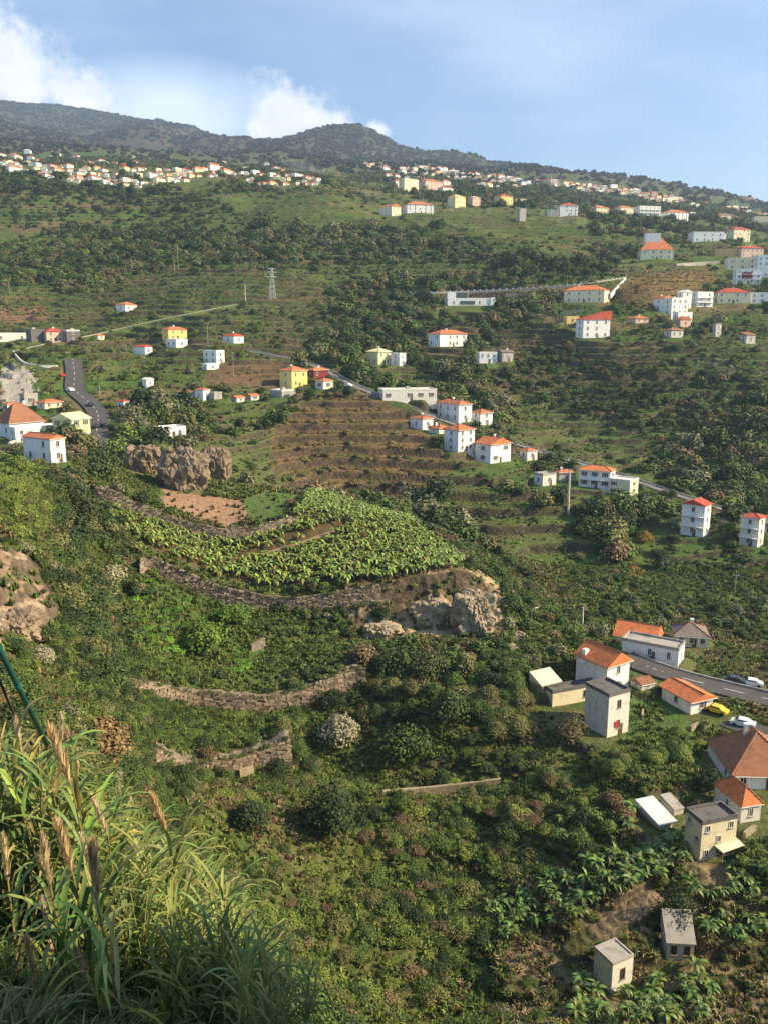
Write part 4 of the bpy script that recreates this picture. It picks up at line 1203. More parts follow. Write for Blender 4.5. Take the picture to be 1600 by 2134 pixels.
def bananas():
    L_ = []
    for (nm, poly, sp, y0, y1) in BANANA_PLOTS:
        us = [p[0] for p in poly]; vs_ = [p[1] for p in poly]
        c = [hit(u, v) for u in np.linspace(min(us), max(us), 12) for v in np.linspace(min(vs_), max(vs_), 8)]
        c = [p for p in c if p and y0 < p.y < y1]
        if not c:
            continue
        x0, x1 = min(p.x for p in c), max(p.x for p in c); ya, yb = min(p.y for p in c) - 3, max(p.y for p in c) + 3
        x = x0
        while x < x1:
            y = ya
            while y < yb:
                px, py = x + R.uniform(-.35, .35) * sp, y + R.uniform(-.35, .35) * sp
                z = ground(px, py)
                u, v = project(np.array([[px, py, z]]))
                u, v = float(u[0]), float(v[0])
                ok = inpoly(np.array([u]), np.array([v]), poly)[0] and y0 < py < y1
                if ok and nm == 'knoll' and near_path(u, v, PATHPX, 8):
                    ok = False
                if ok and nm != 'knoll' and R.random() < 0.12:
                    ok = False
                if ok and any(math.hypot(px - a, py - b) < r * 0.9 for a, b, r in EXCL):
                    ok = False
                if ok and nm == 'knoll':
                    # on the terraces, not on the wall
                    kz = abs(ground(px, py - 1.2) - z)
                    ok = kz < 1.3
                if ok:
                    L_.append((math.sqrt(px * px + py * py + z * z), nm, Vector((px, py, z))))
                y += sp
            x += sp
    L_.sort(key=lambda t: t[0])
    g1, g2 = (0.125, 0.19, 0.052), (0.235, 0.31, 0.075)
    rest = []
    n = 0
    for d, nm, P in L_:
        hid = BV.ray_cast(Vector((0, 0, 0)), (P + Vector((0, 0, 2.4))).normalized(), d - 3)[0] is not None
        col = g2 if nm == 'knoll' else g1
        if n < 300 and not hid:
            s_ = R.uniform(0.75, 1.25)
            lab = BLAB[nm][0]
            pu, pv_ = project(np.array([tuple(P)]))
            if nm == 'knoll':
                part = ('left tip', 'left half', 'middle', 'right half', 'right tip')[int(np.searchsorted((330, 480, 640, 800), pu[0]))]
                lab = '%s banana plant in the %s of the knoll plot, %s the earth path' % ('tall' if s_ > 1.0 else 'low', part, 'below' if pv_[0] > 1150 else 'above')
            else:
                lab = ('tall ' if s_ > 1.0 else 'low ') + lab
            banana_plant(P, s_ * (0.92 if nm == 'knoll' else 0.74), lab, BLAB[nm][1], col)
            n += 1
        else:
            rest.append((P, col))
    print('BANANAS', len(L_), n)
    if rest:
        P = np.array([tuple(p) for p, c in rest]); k = len(P)
        s_ = rng.uniform(0.75, 1.0, k)
        scatter_object('banana_grove', P, np.stack([np.zeros(k), np.zeros(k), rng.uniform(0, 6.28, k)], 1), np.stack([s_, s_, s_], 1),
                       np.array([c for p, c in rest]) * rng.uniform(0.8, 1.2, (k, 1)), rng.integers(0, 4, k), [banana_proto(40 + i) for i in range(4)],
                       'dense banana grove filling the back of the knoll terrace', 'banana grove')

# ------------------------------------------------------------------ houses
_wc = {}


def window_meshes(w, h, fr='trim'):
    k = (round(w, 1), round(h, 1), fr)
    if k not in _wc:
        w, h = k[0], k[1]
        b = MB(); t = 0.09
        b.box(-w / 2 - t, w / 2 + t, -0.07, 0.05, -t, 0); b.box(-w / 2 - t, w / 2 + t, -0.07, 0.05, h, h + t)
        b.box(-w / 2 - t, -w / 2, -0.07, 0.05, 0, h); b.box(w / 2, w / 2 + t, -0.07, 0.05, 0, h)
        b.box(-0.03, 0.03, -0.05, 0.05, 0, h)
        f = b.mesh('window', M[fr])
        p = MB().box(-w / 2, w / 2, -0.03, 0.04, 0, h).mesh('pane', M['glass'])
        _wc[k] = (f, p)
    return _wc[k]


def roof_mesh(kind, x0, x1, y0, y1, z, rh, o, m):
    b = MB(); t = 0.16
    X0, X1, Y0, Y1 = x0 - o, x1 + o, y0 - o, y1 + o
    if kind == 'flat':
        b.box(X0 + o - 0.06, X1 - o + 0.06, Y0 + o - 0.06, Y1 - o + 0.06, z, z + 0.22)
        q = 0.25
        a0, a1, c0, c1 = x0 - 0.06, x1 + 0.06, y0 - 0.06, y1 + 0.06
        z1 = z + 0.22; z2 = z + 0.22 + rh
        b.box(a0, a1, c0, c0 + q, z1, z2); b.box(a0, a1, c1 - q, c1, z1, z2)
        b.box(a0, a0 + q, c0 + q, c1 - q, z1, z2); b.box(a1 - q, a1, c0 + q, c1 - q, z1, z2)
        return b.mesh('roof', M[m])
    lo = [(X0, Y0, z), (X1, Y0, z), (X1, Y1, z), (X0, Y1, z)]
    hi = [(p[0], p[1], z + t) for p in lo]
    zt = z + t + rh
    base = [(0, 3, 2, 1), (0, 1, 5, 4), (1, 2, 6, 5), (2, 3, 7, 6), (3, 0, 4, 7)]
    if kind == 'hip':
        w, d = X1 - X0, Y1 - Y0
        if w >= d:
            r = [(X0 + d / 2 * 0.95, (Y0 + Y1) / 2, zt), (X1 - d / 2 * 0.95, (Y0 + Y1) / 2, zt)]
            f = [(4, 5, 9, 8), (5, 6, 9), (6, 7, 8, 9), (7, 4, 8)]
        else:
            r = [((X0 + X1) / 2, Y0 + w / 2 * 0.95, zt), ((X0 + X1) / 2, Y1 - w / 2 * 0.95, zt)]
            f = [(4, 5, 8), (5, 6, 9, 8), (6, 7, 9), (7, 4, 8, 9)]
        b.add(lo + hi + r, base + f)
    elif kind == 'gablex':
        r = [(X0, (Y0 + Y1) / 2, zt), (X1, (Y0 + Y1) / 2, zt)]
        b.add(lo + hi + r, base + [(4, 5, 9, 8), (6, 7, 8, 9), (5, 6, 9), (7, 4, 8)])
    elif kind == 'gabley':
        r = [((X0 + X1) / 2, Y0, zt), ((X0 + X1) / 2, Y1, zt)]
        b.add(lo + hi + r, base + [(4, 5, 8), (5, 6, 9, 8), (6, 7, 9), (7, 4, 8, 9)])
    elif kind == 'shed':
        hi = [(X0, Y0, z + t), (X1, Y0, z + t), (X1, Y1, zt), (X0, Y1, zt)]
        b.add(lo + hi, base + [(4, 5, 6, 7)])
    elif kind == 'shedy':
        hi = [(X0, Y0, z + t), (X1, Y0, zt), (X1, Y1, zt), (X0, Y1, z + t)]
        b.add(lo + hi, base + [(4, 5, 6, 7)])
    return b.mesh('roof', M[m])


_sm = {}


def shutter_mesh(w, h, m):
    k = (round(w, 1), round(h, 1), m)
    if k not in _sm:
        b = MB().box(-w / 4, w / 4, -0.04, 0.03, 0, h)
        for i in range(5):
            b.box(-w / 4 + 0.03, w / 4 - 0.03, -0.055, -0.04, h * (i + 0.15) / 5, h * (i + 0.75) / 5)
        _sm[k] = b.mesh('shutter', M[m])
    return _sm[k]


def MB_SILL(q, w):
    k = ('sill', round(w, 1))
    if k not in _sm:
        _sm[k] = MB().box(-w / 2 - 0.2, w / 2 + 0.2, -0.16, 0.0, -0.2, -0.1).mesh('sill', M['stonetrim'])
    obj('sill', _sm[k], q)


def ridge_caps(rf, kind, x0, x1, y0, y1, z, rh, o):
    X0, X1, Y0, Y1 = x0 - o, x1 + o, y0 - o, y1 + o
    zb, zt = z + 0.18, z + 0.19 + rh
    w, d = X1 - X0, Y1 - Y0
    if kind == 'hip':
        if w >= d: a, b = (X0 + d / 2 * 0.95, (Y0 + Y1) / 2, zt), (X1 - d / 2 * 0.95, (Y0 + Y1) / 2, zt); ends = [((X0, Y0, zb), a), ((X0, Y1, zb), a), ((X1, Y0, zb), b), ((X1, Y1, zb), b)]
        else: a, b = ((X0 + X1) / 2, Y0 + w / 2 * 0.95, zt), ((X0 + X1) / 2, Y1 - w / 2 * 0.95, zt); ends = [((X0, Y0, zb), a), ((X1, Y0, zb), a), ((X0, Y1, zb), b), ((X1, Y1, zb), b)]
        lines = ends + ([(a, b)] if abs(w - d) > 0.3 else [])
    elif kind == 'gablex': lines = [((X0, (Y0 + Y1) / 2, zt), (X1, (Y0 + Y1) / 2, zt))]
    elif kind == 'gabley': lines = [(((X0 + X1) / 2, Y0, zt), ((X0 + X1) / 2, Y1, zt))]
    else: return
    mb = MB()
    for a, b in lines: mb.tube([a, b], 0.13, 5)
    mb.build('ridge_tiles', M['oldroof'], rf)


HOUSES = []
LABELS = set()


def H(label, u, v, fw, sw, h, th=42, roof='hip', wall='white', rm='orange', **k):
    HOUSES.append((label, u, v, fw, sw, h, th, roof, wall, rm, k))


def build_house(label, u, v, fw, sw, h, th, roof, wall, rm, k, group=None, name=None, cat='house', wins=True):
    P = hit(u, v)
    if P is None:
        print('NOHIT', label); return None
    kk = P.length / F                      # metres per photograph pixel
    t = math.radians(th)
    w = fw * kk / max(math.cos(t), 0.25)
    d = k.get('d', None)
    d = d * kk if d else max(sw * kk / max(abs(math.sin(t)), 0.14), 0.45 * w if sw < 9 else 2.5)
    el = math.asin(min(0.9, max(-0.9, -P.z / P.length)))
    hh = h * kk / max(0.5, math.cos(el))
    phi = t - math.atan2(P.x, P.y)
    e = empty(name or k.get('name', 'house'), (P.x, P.y, P.z), phi)
    tag(e, label, k.get('cat', cat), group or k.get('group'))
    x0, x1 = (0, w) if th >= 0 else (-w, 0)
    dn = 4.0 if w > 5 else 2.5
    wb = MB().box(x0, x1, 0, d, -dn, hh)
    o = k.get('o', min(0.45, 0.06 * w))
    rh = k.get('rh', None)
    rh = rh * kk if rh else (0.45 if roof == 'flat' else min(w, d) * 0.5 * 0.42 if roof == 'hip' else (d if roof in ('gablex', 'shed') else w) * (0.21 if 'gable' in roof else 0.28))
    if roof == 'gablex':
        wb.add([(x0, 0, hh), (x0, d, hh), (x0, d / 2, hh + rh), (x1, 0, hh), (x1, d, hh), (x1, d / 2, hh + rh)], [(0, 2, 1), (3, 4, 5)])
    elif roof == 'gabley':
        m_ = (x0 + x1) / 2
        wb.add([(x0, 0, hh), (x1, 0, hh), (m_, 0, hh + rh), (x0, d, hh), (x1, d, hh), (m_, d, hh + rh)], [(0, 1, 2), (3, 5, 4)])
    wb.build('wall', M[wall], e)
    rf = obj('roof', roof_mesh(roof, x0, x1, 0, d, hh, rh, o, rm), e)
    if P.length < 420:
        ridge_caps(rf, roof, x0, x1, 0, d, hh, rh, o)
        if roof in ('hip', 'gablex', 'gabley'):
            gt = MB().tube([(x0 - o, -o - 0.06, hh), (x1 + o, -o - 0.06, hh)], 0.07, 5)
            gt.build('gutter', M['trim'], rf)
    # openings, on the two faces one sees
    if wins:
        st = max(1, int(round(hh / 3.0)))
        st = k.get('st', min(st, 4))
        sh = hh / st
        wh = min(1.35, sh * 0.46); ww = k.get('ww', 0.95 if w > 4 else 0.6)
        fr = k.get('fr', 'trim')
        f, p = window_meshes(ww, wh, fr)

        shut = R.choice(('shutter', 'brownwood')) if (P.length < 360 and ww > 0.75 and R.random() < 0.4) else None

        def put(n, length, face):
            for s_ in range(st):
                for i in range(n):
                    if n > 1 and R.random() < 0.18:
                        continue
                    a = length * (i + 0.5) / n
                    z = sh * s_ + sh * 0.36
                    if face == 'f': loc, rz = (x0 + a, 0, z), 0
                    elif face == 'l': loc, rz = (x0, a, z), -math.pi / 2
                    else: loc, rz = (x1, a, z), math.pi / 2
                    q = obj('window', f, e, loc, (0, 0, rz)); obj('pane', p, q)
                    MB_SILL(q, ww)
                    if shut:
                        for sx in (-1, 1):
                            obj('shutter', shutter_mesh(ww, wh, shut), q, (sx * (ww * 0.75 + 0.1), -0.05, 0))
        nf = k.get('nf', max(1, int(w / 3.6)) if w > 2.2 else 0)
        ns = k.get('ns', max(1, int(d / 4.2)) if d > 3 else 0)
        put(min(nf, 5), w, 'f'); put(min(ns, 4), d, 'l' if th >= 0 else 'r')
        if k.get('door', h > 16) and w > 3.5:
            dx = x0 + w * 0.5 + (0.6 if nf % 2 else 0)
            db = MB().box(dx - 0.5, dx + 0.5, -0.05, 0.05, 0, 2.05)
            do = db.build('door', M['brownwood'], e)
            MB().box(dx + 0.32, dx + 0.4, -0.12, -0.05, 0.95, 1.1).build('handle', M['metal'], do)
    if k.get('chim', roof in ('hip', 'gablex', 'gabley') and w > 5 and R.random() < 0.7):
        cx, cy = x0 + w * R.uniform(0.25, 0.75), d * R.uniform(0.45, 0.7)
        c = MB(); c.box(cx - 0.35, cx + 0.35, cy - 0.3, cy + 0.3, hh, hh + rh + 0.7); c.box(cx - 0.45, cx + 0.45, cy - 0.4, cy + 0.4, hh + rh + 0.7, hh + rh + 0.85)
        c.build('chimney', M['white'], rf)
    if roof == 'flat' and w > 5 and k.get('tank', R.random() < 0.4):
        cx, cy = x0 + w * R.uniform(0.3, 0.7), d * 0.6
        MB().box(cx - 0.8, cx + 0.8, cy - 0.7, cy + 0.7, hh + 0.2, hh + 1.4).build('roof_hatch', M['concrete'], rf)
    if k.get('bal'):
        for s_ in range(1, max(2, st)):
            z = sh * s_ - 0.1 if st > 1 else hh * 0.5
            bl = MB().box(x0 + 0.2, x1 - 0.2, -1.3, 0.0, z - 0.15, z).build('balcony', M['white'], e)
            rl = MB(); rl.box(x0 + 0.2, x1 - 0.2, -1.3, -1.22, z + 0.85, z + 0.95)
            nb = max(4, int(w / 0.8))
            for i in range(nb + 1):
                xx = x0 + 0.24 + (w - 0.48) * i / nb
                rl.box(xx - 0.03, xx + 0.03, -1.29, -1.23, z, z + 0.85)
            rl.build('railing', M[k.get('rail', 'trim')], bl)
    for (nm, a0, a1, b0, b1, z0, z1, mm) in k.get('vol', ()):       # further volumes, in pixels along front, depth, height
        MB().box(x0 + a0 * kk, x0 + a1 * kk, b0 * kk, b1 * kk, z0 * kk if z0 > -90 else -4, z1 * kk).build(nm, M[mm], e)
    # pad, and keep the plants off
    c = e.matrix_basis @ Vector(((x0 + x1) / 2, d / 2, 0))
    r = 0.5 * math.hypot(w, d)
    if k.get('pad', True):
        PADS.append((c.x, c.y, P.z - 0.05, r * 0.95))
    if max(w, d) > 1.7 * min(w, d):
        for i in range(5):
            q = e.matrix_basis @ (Vector((x0 + w * (i + .5) / 5, d / 2, 0)) if w > d else Vector(((x0 + x1) / 2, d * (i + .5) / 5, 0)))
            EXCL.append((q.x, q.y, min(w, d) * 0.5 + 1.6))
    else:
        EXCL.append((c.x, c.y, r + 0.8))
    f = Vector((P.x, P.y, 0)).normalized()
    for j in (0.8, 1.7):
        EXCL.append((c.x - f.x * r * j, c.y - f.y * r * j, r * 0.8))
    return e


# -- the left town and the road
H('white cottage with orange roof alone on the upper left slope', 262, 648, 22, 18, 12)
H('pink block with red roof between two dark garages', 98, 713, 32, 8, 20, 18, 'hip', 'pink', 'redroof')
H('dark concrete garage left of the pink block', 66, 712, 24, 9, 21, 20, 'flat', 'darkconcrete', 'darkconcrete', wins=False)
H('dark concrete garage right of the pink block', 140, 712, 24, 8, 20, 20, 'flat', 'darkconcrete', 'sheet')
H('long low white building at the left edge above the road bend', -8, 712, 54, 6, 14, 8, 'flat', 'offwhite', 'white')
H('tiny orange roofed hut right below the left road', 205, 708, 12, 8, 8, 40, 'hip', 'offwhite')
H('red roofed house with white end wall below the left road', 303, 738, 14, 24, 14, 42, 'hip', 'white', 'redroof')
H('orange walled house above its white terrace annex', 352, 708, 36, 12, 20, 30, 'hip', 'yellow', 'orange')
H('white flat annex below the orange walled house', 368, 724, 22, 20, 14, 35, 'flat', 'white', 'white')
H('small red roofed house beside the sharp road bend', 488, 715, 20, 22, 14, 42, 'hip', 'white', 'redroof')
H('white angular house in shade above the brown ploughed field', 452, 758, 16, 26, 24, 40, 'flat', 'white', 'white')
H('low white outbuilding below the white angular house', 432, 770, 24, 10, 9, 35, 'flat', 'white', 'white')
H('narrow white gabled hut standing alone among green plots', 306, 808, 14, 8, 16, 35, 'gabley', 'white', 'white')
H('white two storey house in the middle of the hamlet left of the vines', 424, 834, 14, 16, 20, 42, 'hip', 'white', 'orange')
H('old low house with faded roof at the hamlet left end', 388, 829, 18, 22, 10, 38, 'hip', 'offwhite', 'oldroof')
H('grey concrete cube at the hamlet right end', 447, 832, 16, 8, 11, 35, 'flat', 'concrete', 'concrete')
H('small red roofed hut near the curved town road', 258, 847, 11, 14, 9, 42, 'hip', 'white', 'redroof')
H('long low orange roofed shed left of the vineyard', 494, 838, 16, 12, 8, 40, 'gablex', 'offwhite', 'orange')
H('second low orange roofed shed nearer the vineyard', 524, 834, 16, 12, 8, 40, 'gablex', 'offwhite', 'orange')
H('large white house with broad faded orange roof at the left edge', 22, 912, 62, 26, 26, 28, 'hip', 'white', 'oldroof', rh=34)
H('long white terrace building with flat roof below the faded orange roof', 34, 926, 90, 10, 28, 20, 'flat', 'white', 'white', nf=4)
H('pale yellow house with cream roof beside the curved road', 152, 912, 34, 36, 34, 42, 'gablex', 'paleyellow', 'paleyellow')
H('small white annex in front of the pale yellow house', 168, 922, 18, 10, 14, 42, 'flat', 'white', 'white')
H('white house with grey shaded side and small orange roof above the gully', 108, 966, 27, 50, 46, 36, 'gabley', 'white', 'orange')
H('cream cottage with orange roof left of the curved road', 94, 852, 32, 14, 11, 35, 'hip', 'cream', 'orange')
H('small orange roofed house at the left edge behind the broad roof', 16, 858, 22, 8, 13, 30, 'hip', 'cream', 'orange')
H('grey concrete block behind the broad roof', 52, 846, 24, 8, 20, 25, 'flat', 'concrete', 'concrete')
H('white modern flat roofed house perched behind the rock outcrop', 338, 914, 48, 16, 18, 25, 'flat', 'white', 'white')
# -- the middle road
H('yellow three storey house with orange roof left of the vineyard', 609, 808, 32, 25, 34, 42, 'hip', 'yellow', 'orange', bal=False)
H('concrete terrace block under the yellow house', 588, 828, 30, 24, 12, 40, 'flat', 'concrete', 'offwhite', wins=False)
H('dark red house with orange pyramid roof beside the yellow house', 654, 788, 30, 13, 16, 35, 'hip', 'darkred', 'brightorange')
H('small grey walled house with orange roof below the dark red house', 674, 811, 20, 16, 16, 42, 'hip', 'offwhite', 'orange')
H('pale cream two storey house with low roof above the vineyard road', 788, 760, 26, 25, 26, 42, 'hip', 'paleyellow', 'paleyellow')
H('white flat roofed house right of the pale cream house', 832, 762, 13, 18, 23, 40, 'flat', 'white', 'white')
H('white modern villa with square glass frame under the upper road', 932, 637, 104, 6, 13, 10, 'flat', 'white', 'white', rh=2, nf=4,
  vol=[('tall_block', 0, 17, 0.5, 20, 13, 27, 'white'), ('frame_block', 20, 42, 0.5, 18, 13, 28, 'concrete'), ('glass_wall', 22, 40, -0.6, 0.5, 16, 26, 'glass'), ('dark_band', 26, 56, -0.6, 0.5, 3, 10, 'glass'), ('end_tower', 88, 105, -2, 0.4, -16, 17, 'white')])
H('white house with wide orange roofs and stone terrace wall above the lane', 916, 722, 56, 24, 25, 38, 'hip', 'white', 'orange')
H('small white box house with dark windows beside the ravine', 998, 757, 36, 6, 20, 14, 'flat', 'white', 'white', nf=3)
H('grey gabled barn right of the small box house', 1046, 753, 22, 12, 18, 35, 'gablex', 'concrete', 'greyroof')
H('long white low house with many windows along the lane', 798, 834, 112, 5, 19, 12, 'flat', 'offwhite', 'offwhite', nf=5)
H('large white house with orange roof and open terrace in the roadside cluster', 955, 880, 27, 46, 36, 36, 'hip', 'white', 'orange')
H('white house with orange pyramid roof at the right of the roadside cluster', 1000, 886, 25, 20, 24, 42, 'hip', 'white', 'orange')
H('white cottage with orange hip roof at the left of the roadside cluster', 880, 895, 22, 26, 21, 42, 'hip', 'white', 'orange')
H('low building with long orange roof between the cottage and the tall house', 914, 904, 25, 22, 10, 40, 'hip', 'offwhite', 'orange')
H('tall white house with bright end wall in front of the roadside cluster', 954, 942, 34, 30, 44, 45, 'hip', 'white', 'orange')
H('white gabled house with orange roof below the roadside cluster', 1021, 966, 42, 32, 38, 45, 'gabley', 'white', 'brightorange')
H('small white cube house with orange roof between two larger houses', 1098, 960, 20, 16, 19, 42, 'hip', 'white', 'orange')
H('grey walled house with orange roof behind the concrete pole', 1164, 1003, 30, 10, 17, 30, 'hip', 'concrete', 'orange')
H('unfinished grey flat house left of the concrete pole', 1130, 1013, 27, 18, 21, 40, 'flat', 'offwhite', 'concrete')
H('white two storey house with bright orange hip roof and balcony', 1270, 1019, 62, 9, 34, -14, 'hip', 'white', 'brightorange', bal=True, nf=3)
H('cream flat roofed house right of the orange hip roof', 1311, 1034, 42, 16, 28, -22, 'flat', 'cream', 'offwhite')
H('tall narrow white house with dark red gable on the steep slope', 1464, 1120, 42, 11, 60, -20, 'gabley', 'white', 'redroof', bal=True)
H('tall cream house with red roof at the right edge', 1577, 1141, 32, 10, 54, -20, 'hip', 'offwhite', 'redroof', bal=True)
H('red roofed house cut by the right edge', 1612, 1112, 26, 8, 26, -18, 'hip', 'offwhite', 'redroof')
# -- the right hand hillside
H('big orange two tier roofed house with white lookout box', 1334, 541, 60, 7, 18, 10, 'hip', 'cream', 'orange', rh=22, nf=4, vol=[('lookout', 10, 38, 14, 34, 26, 50, 'white')])
H('cream house with bright red orange hip roof below the upper road', 1258, 630, 78, 10, 24, -12, 'hip', 'cream', 'brightorange', nf=4)
H('tall white house with sloping red roof above the ravine', 1214, 704, 52, 15, 36, 28, 'shedy', 'white', 'redroof', nf=3)
H('small ochre outbuilding left of the sloping red roof', 1180, 674, 24, 6, 12, 20, 'flat', 'yellow', 'yellow')
H('low orange roofed cottage left of the white chapel cluster', 1324, 673, 24, 16, 9, 38, 'hip', 'pink', 'orange')
H('orange gabled house at the left of the white chapel cluster', 1380, 648, 18, 18, 24, 42, 'gabley', 'white', 'orange')
H('white block in the middle of the chapel cluster', 1398, 656, 30, 16, 30, 40, 'flat', 'white', 'white')
H('narrow white gabled tower of the chapel cluster', 1421, 642, 16, 10, 30, 38, 'gabley', 'white', 'white')
H('white terrace house below the narrow gabled tower', 1412, 670, 26, 10, 16, 38, 'flat', 'white', 'white')
H('white house with long balconies beside the chapel cluster', 1452, 639, 28, 12, 26, 38, 'flat', 'white', 'white', bal=True)
H('long cream house with orange roof at the upper right', 1494, 632, 56, 10, 20, 14, 'hip', 'cream', 'redroof', nf=4)
H('long low white flat house at the upper right edge', 1562, 632, 40, 6, 18, 14, 'flat', 'white', 'white')
H('old brown roofed stone house below the chapel cluster', 1398, 703, 22, 14, 14, 42, 'hip', 'plaster_old', 'oldroof')
H('pink gabled cottage below the white terrace house', 1417, 681, 19, 10, 14, 42, 'gabley', 'pink', 'orange')
H('concrete tower hut alone on the slope', 1490, 701, 10, 6, 22, 40, 'flat', 'plaster_old', 'concrete')
H('old grey shed right of the concrete hut', 1554, 716, 16, 11, 16, 38, 'shed', 'plaster_old', 'oldroof')
H('red hip roofed house at the right edge above the white blocks', 1544, 536, 38, 12, 17, 35, 'hip', 'pink', 'redroof')
H('ochre flat building left of the red hip roof', 1490, 534, 38, 5, 12, 12, 'flat', 'ochre', 'ochre')
H('cream flat house below the ochre building', 1514, 562, 52, 6, 20, 12, 'flat', 'cream', 'cream', nf=3)
H('large white block at the right edge with flat roof', 1576, 578, 50, 6, 38, 14, 'flat', 'white', 'white')
H('white house with deep pink loggia below the cream flat house', 1532, 592, 44, 6, 26, 14, 'flat', 'white', 'white', bal=True, vol=[('loggia', 10, 28, -0.8, 0.5, 10, 22, 'darkred')])
H('long white house with flat roof near the right ridge', 1444, 504, 54, 10, 17, 20, 'flat', 'white', 'white', nf=4)
H('small white annex right of the long white ridge house', 1490, 505, 18, 6, 15, 30, 'hip', 'white', 'white')
H('cream house with red roof behind the small white annex', 1528, 503, 28, 14, 22, 40, 'hip', 'cream', 'redroof')
H('cream gabled house with orange roof at the left of the ridge row', 816, 449, 18, 24, 18, 42, 'gabley', 'cream', 'orange')
H('wide white house with orange hip roof and verandah in the ridge row', 848, 444, 52, 9, 17, 14, 'hip', 'white', 'orange', nf=5)
H('yellow pyramid roofed house in the ridge row', 948, 431, 20, 15, 20, 40, 'hip', 'paleyellow', 'yellow')
H('pink pyramid roofed house beside the yellow pyramid house', 984, 426, 15, 10, 14, 40, 'hip', 'pink', 'pink')
H('yellow house with red roof at the end of the green meadow', 1044, 425, 22, 15, 16, 40, 'hip', 'yellow', 'redroof')
H('low yellow annex right of the yellow red roofed house', 1074, 426, 20, 6, 10, 20, 'flat', 'yellow', 'cream')
H('white cube house with bright red roof on the ridge', 1166, 449, 34, 6, 19, 14, 'hip', 'white', 'redroof')
H('grey flat garage left of the bright red roof', 1140, 449, 22, 6, 10, 14, 'flat', 'concrete', 'concrete')
H('cream house with long orange roof right of the meadow ridge', 1242, 444, 24, 16, 11, 38, 'hip', 'cream', 'orange')
H('cream gabled house with red orange roof beside the long orange roof', 1292, 447, 24, 12, 14, 40, 'hip', 'cream', 'orange')
H('white modern box house on the right ridge', 1332, 449, 38, 12, 17, 30, 'flat', 'white', 'white', bal=True)
H('white house with wide orange hip roof near the right skyline', 1392, 456, 36, 16, 13, 35, 'hip', 'white', 'orange')
H('tiny white cube right of the wide orange hip roof', 1438, 453, 9, 4, 9, 38, 'flat', 'white', 'white')
H('cream cottage with brown roof near the right skyline', 1494, 458, 24, 8, 9, 30, 'hip', 'cream', 'oldroof')
H('yellow and white low house by the right edge of the skyline', 1572, 462, 26, 5, 9, 20, 'flat', 'cream', 'yellow')
H('cream flat house in the tight cluster above the ridge row', 842, 401, 28, 11, 26, 38, 'flat', 'cream', 'cream')
H('pink house with broad orange roof in the tight cluster', 886, 400, 34, 14, 22, 36, 'hip', 'pink', 'orange')
H('orange roofed house at the left end of the tight cluster', 824, 389, 28, 10, 12, 36, 'hip', 'cream', 'orange')
H('small white house with red roof right of the tight cluster', 922, 404, 20, 10, 13, 40, 'hip', 'white', 'redroof')
H('upright grey concrete slab tower at the meadow end', 1082, 460, 12, 5, 22, 30, 'flat', 'concrete', 'concrete', wins=False)
# -- the valley road and the lower right
H('large white house with orange gable roof and tall white chimney', 1262, 1452, 42, 62, 56, 50, 'gabley', 'white', 'brightorange', chim=False, rh=24, ns=0, nf=1, o=0.5)
H('long cream wing with flat dark roof in front of the gabled house', 1150, 1474, 128, 14, 26, 34, 'flat', 'cream', 'darkconcrete', st=1, ww=0.6, nf=5, fr='brownwood', tank=False)
H('cream sheet roofed shed at the left end of the long wing', 1128, 1446, 36, 22, 15, 40, 'shed', 'palestone', 'creamsheet', wins=False, rh=16)
H('square stone tower house with flat roof and one red shutter', 1264, 1538, 39, 46, 76, 45, 'flat', 'offwhite', 'darkconcrete', ns=0, nf=1, st=2, ww=0.7, fr='stonetrim', cat='tower')
H('long white roadside house with flat terrace beside the valley road', 1412, 1388, 108, 10, 28, -12, 'flat', 'white', 'concrete', nf=3, st=1, ww=0.7)
H('white house with long orange gable roof above the roadside terrace', 1362, 1352, 76, 12, 12, -12, 'gablex', 'white', 'brightorange', rh=24)
H('cream house with grey brown hip roof above the valley road', 1406, 1346, 60, 8, 20, 8, 'hip', 'cream', 'greyroof', nf=3, rh=16)
H('white house with orange gable roof below the valley road', 1438, 1490, 38, 56, 24, 45, 'gabley', 'white', 'brightorange', o=0.6)
H('low old orange roof beside the roadside retaining wall', 1336, 1440, 24, 22, 10, 42, 'gablex', 'plaster_old', 'oldroof')
H('large mansion with steep brown hip roof at the right edge', 1524, 1644, 112, 48, 24, 22, 'hip', 'white', 'oldroof', rh=58, nf=3, st=1, d=130)
H('small house with orange pyramid roof below the large mansion', 1542, 1716, 32, 50, 28, 40, 'hip', 'offwhite', 'brightorange', rh=26)
H('tall cream house with rows of small windows beside the banana grove', 1457, 1796, 58, 30, 62, 40, 'flat', 'cream', 'darkconcrete', st=3, nf=3, ns=2, ww=0.6)
H('shed roofed with white sheets above the banana grove', 1374, 1730, 22, 40, 10, 40, 'shed', 'plaster_old', 'sheet', wins=False, rh=12, o=0.5)
H('grey sheet roofed lean-to beside the white sheets', 1404, 1700, 16, 26, 9, 40, 'shed', 'plaster_old', 'concrete', wins=False, rh=8)
H('pale square stone shed with flat slab roof among bananas', 1273, 2070, 34, 33, 42, 45, 'flat', 'offwhite', 'concrete', rh=2, st=1, nf=1, ns=0, ww=0.6, fr='brownwood', name='shed', cat='shed', pad=True)
H('leaning grey stone shed with single slope roof under the tree', 1388, 2000, 44, 6, 26, 16, 'shed', 'plaster_old', 'concrete', rh=34, st=1, nf=2, ns=0, ww=0.6, fr='brownwood', name='shed', cat='shed', d=42)


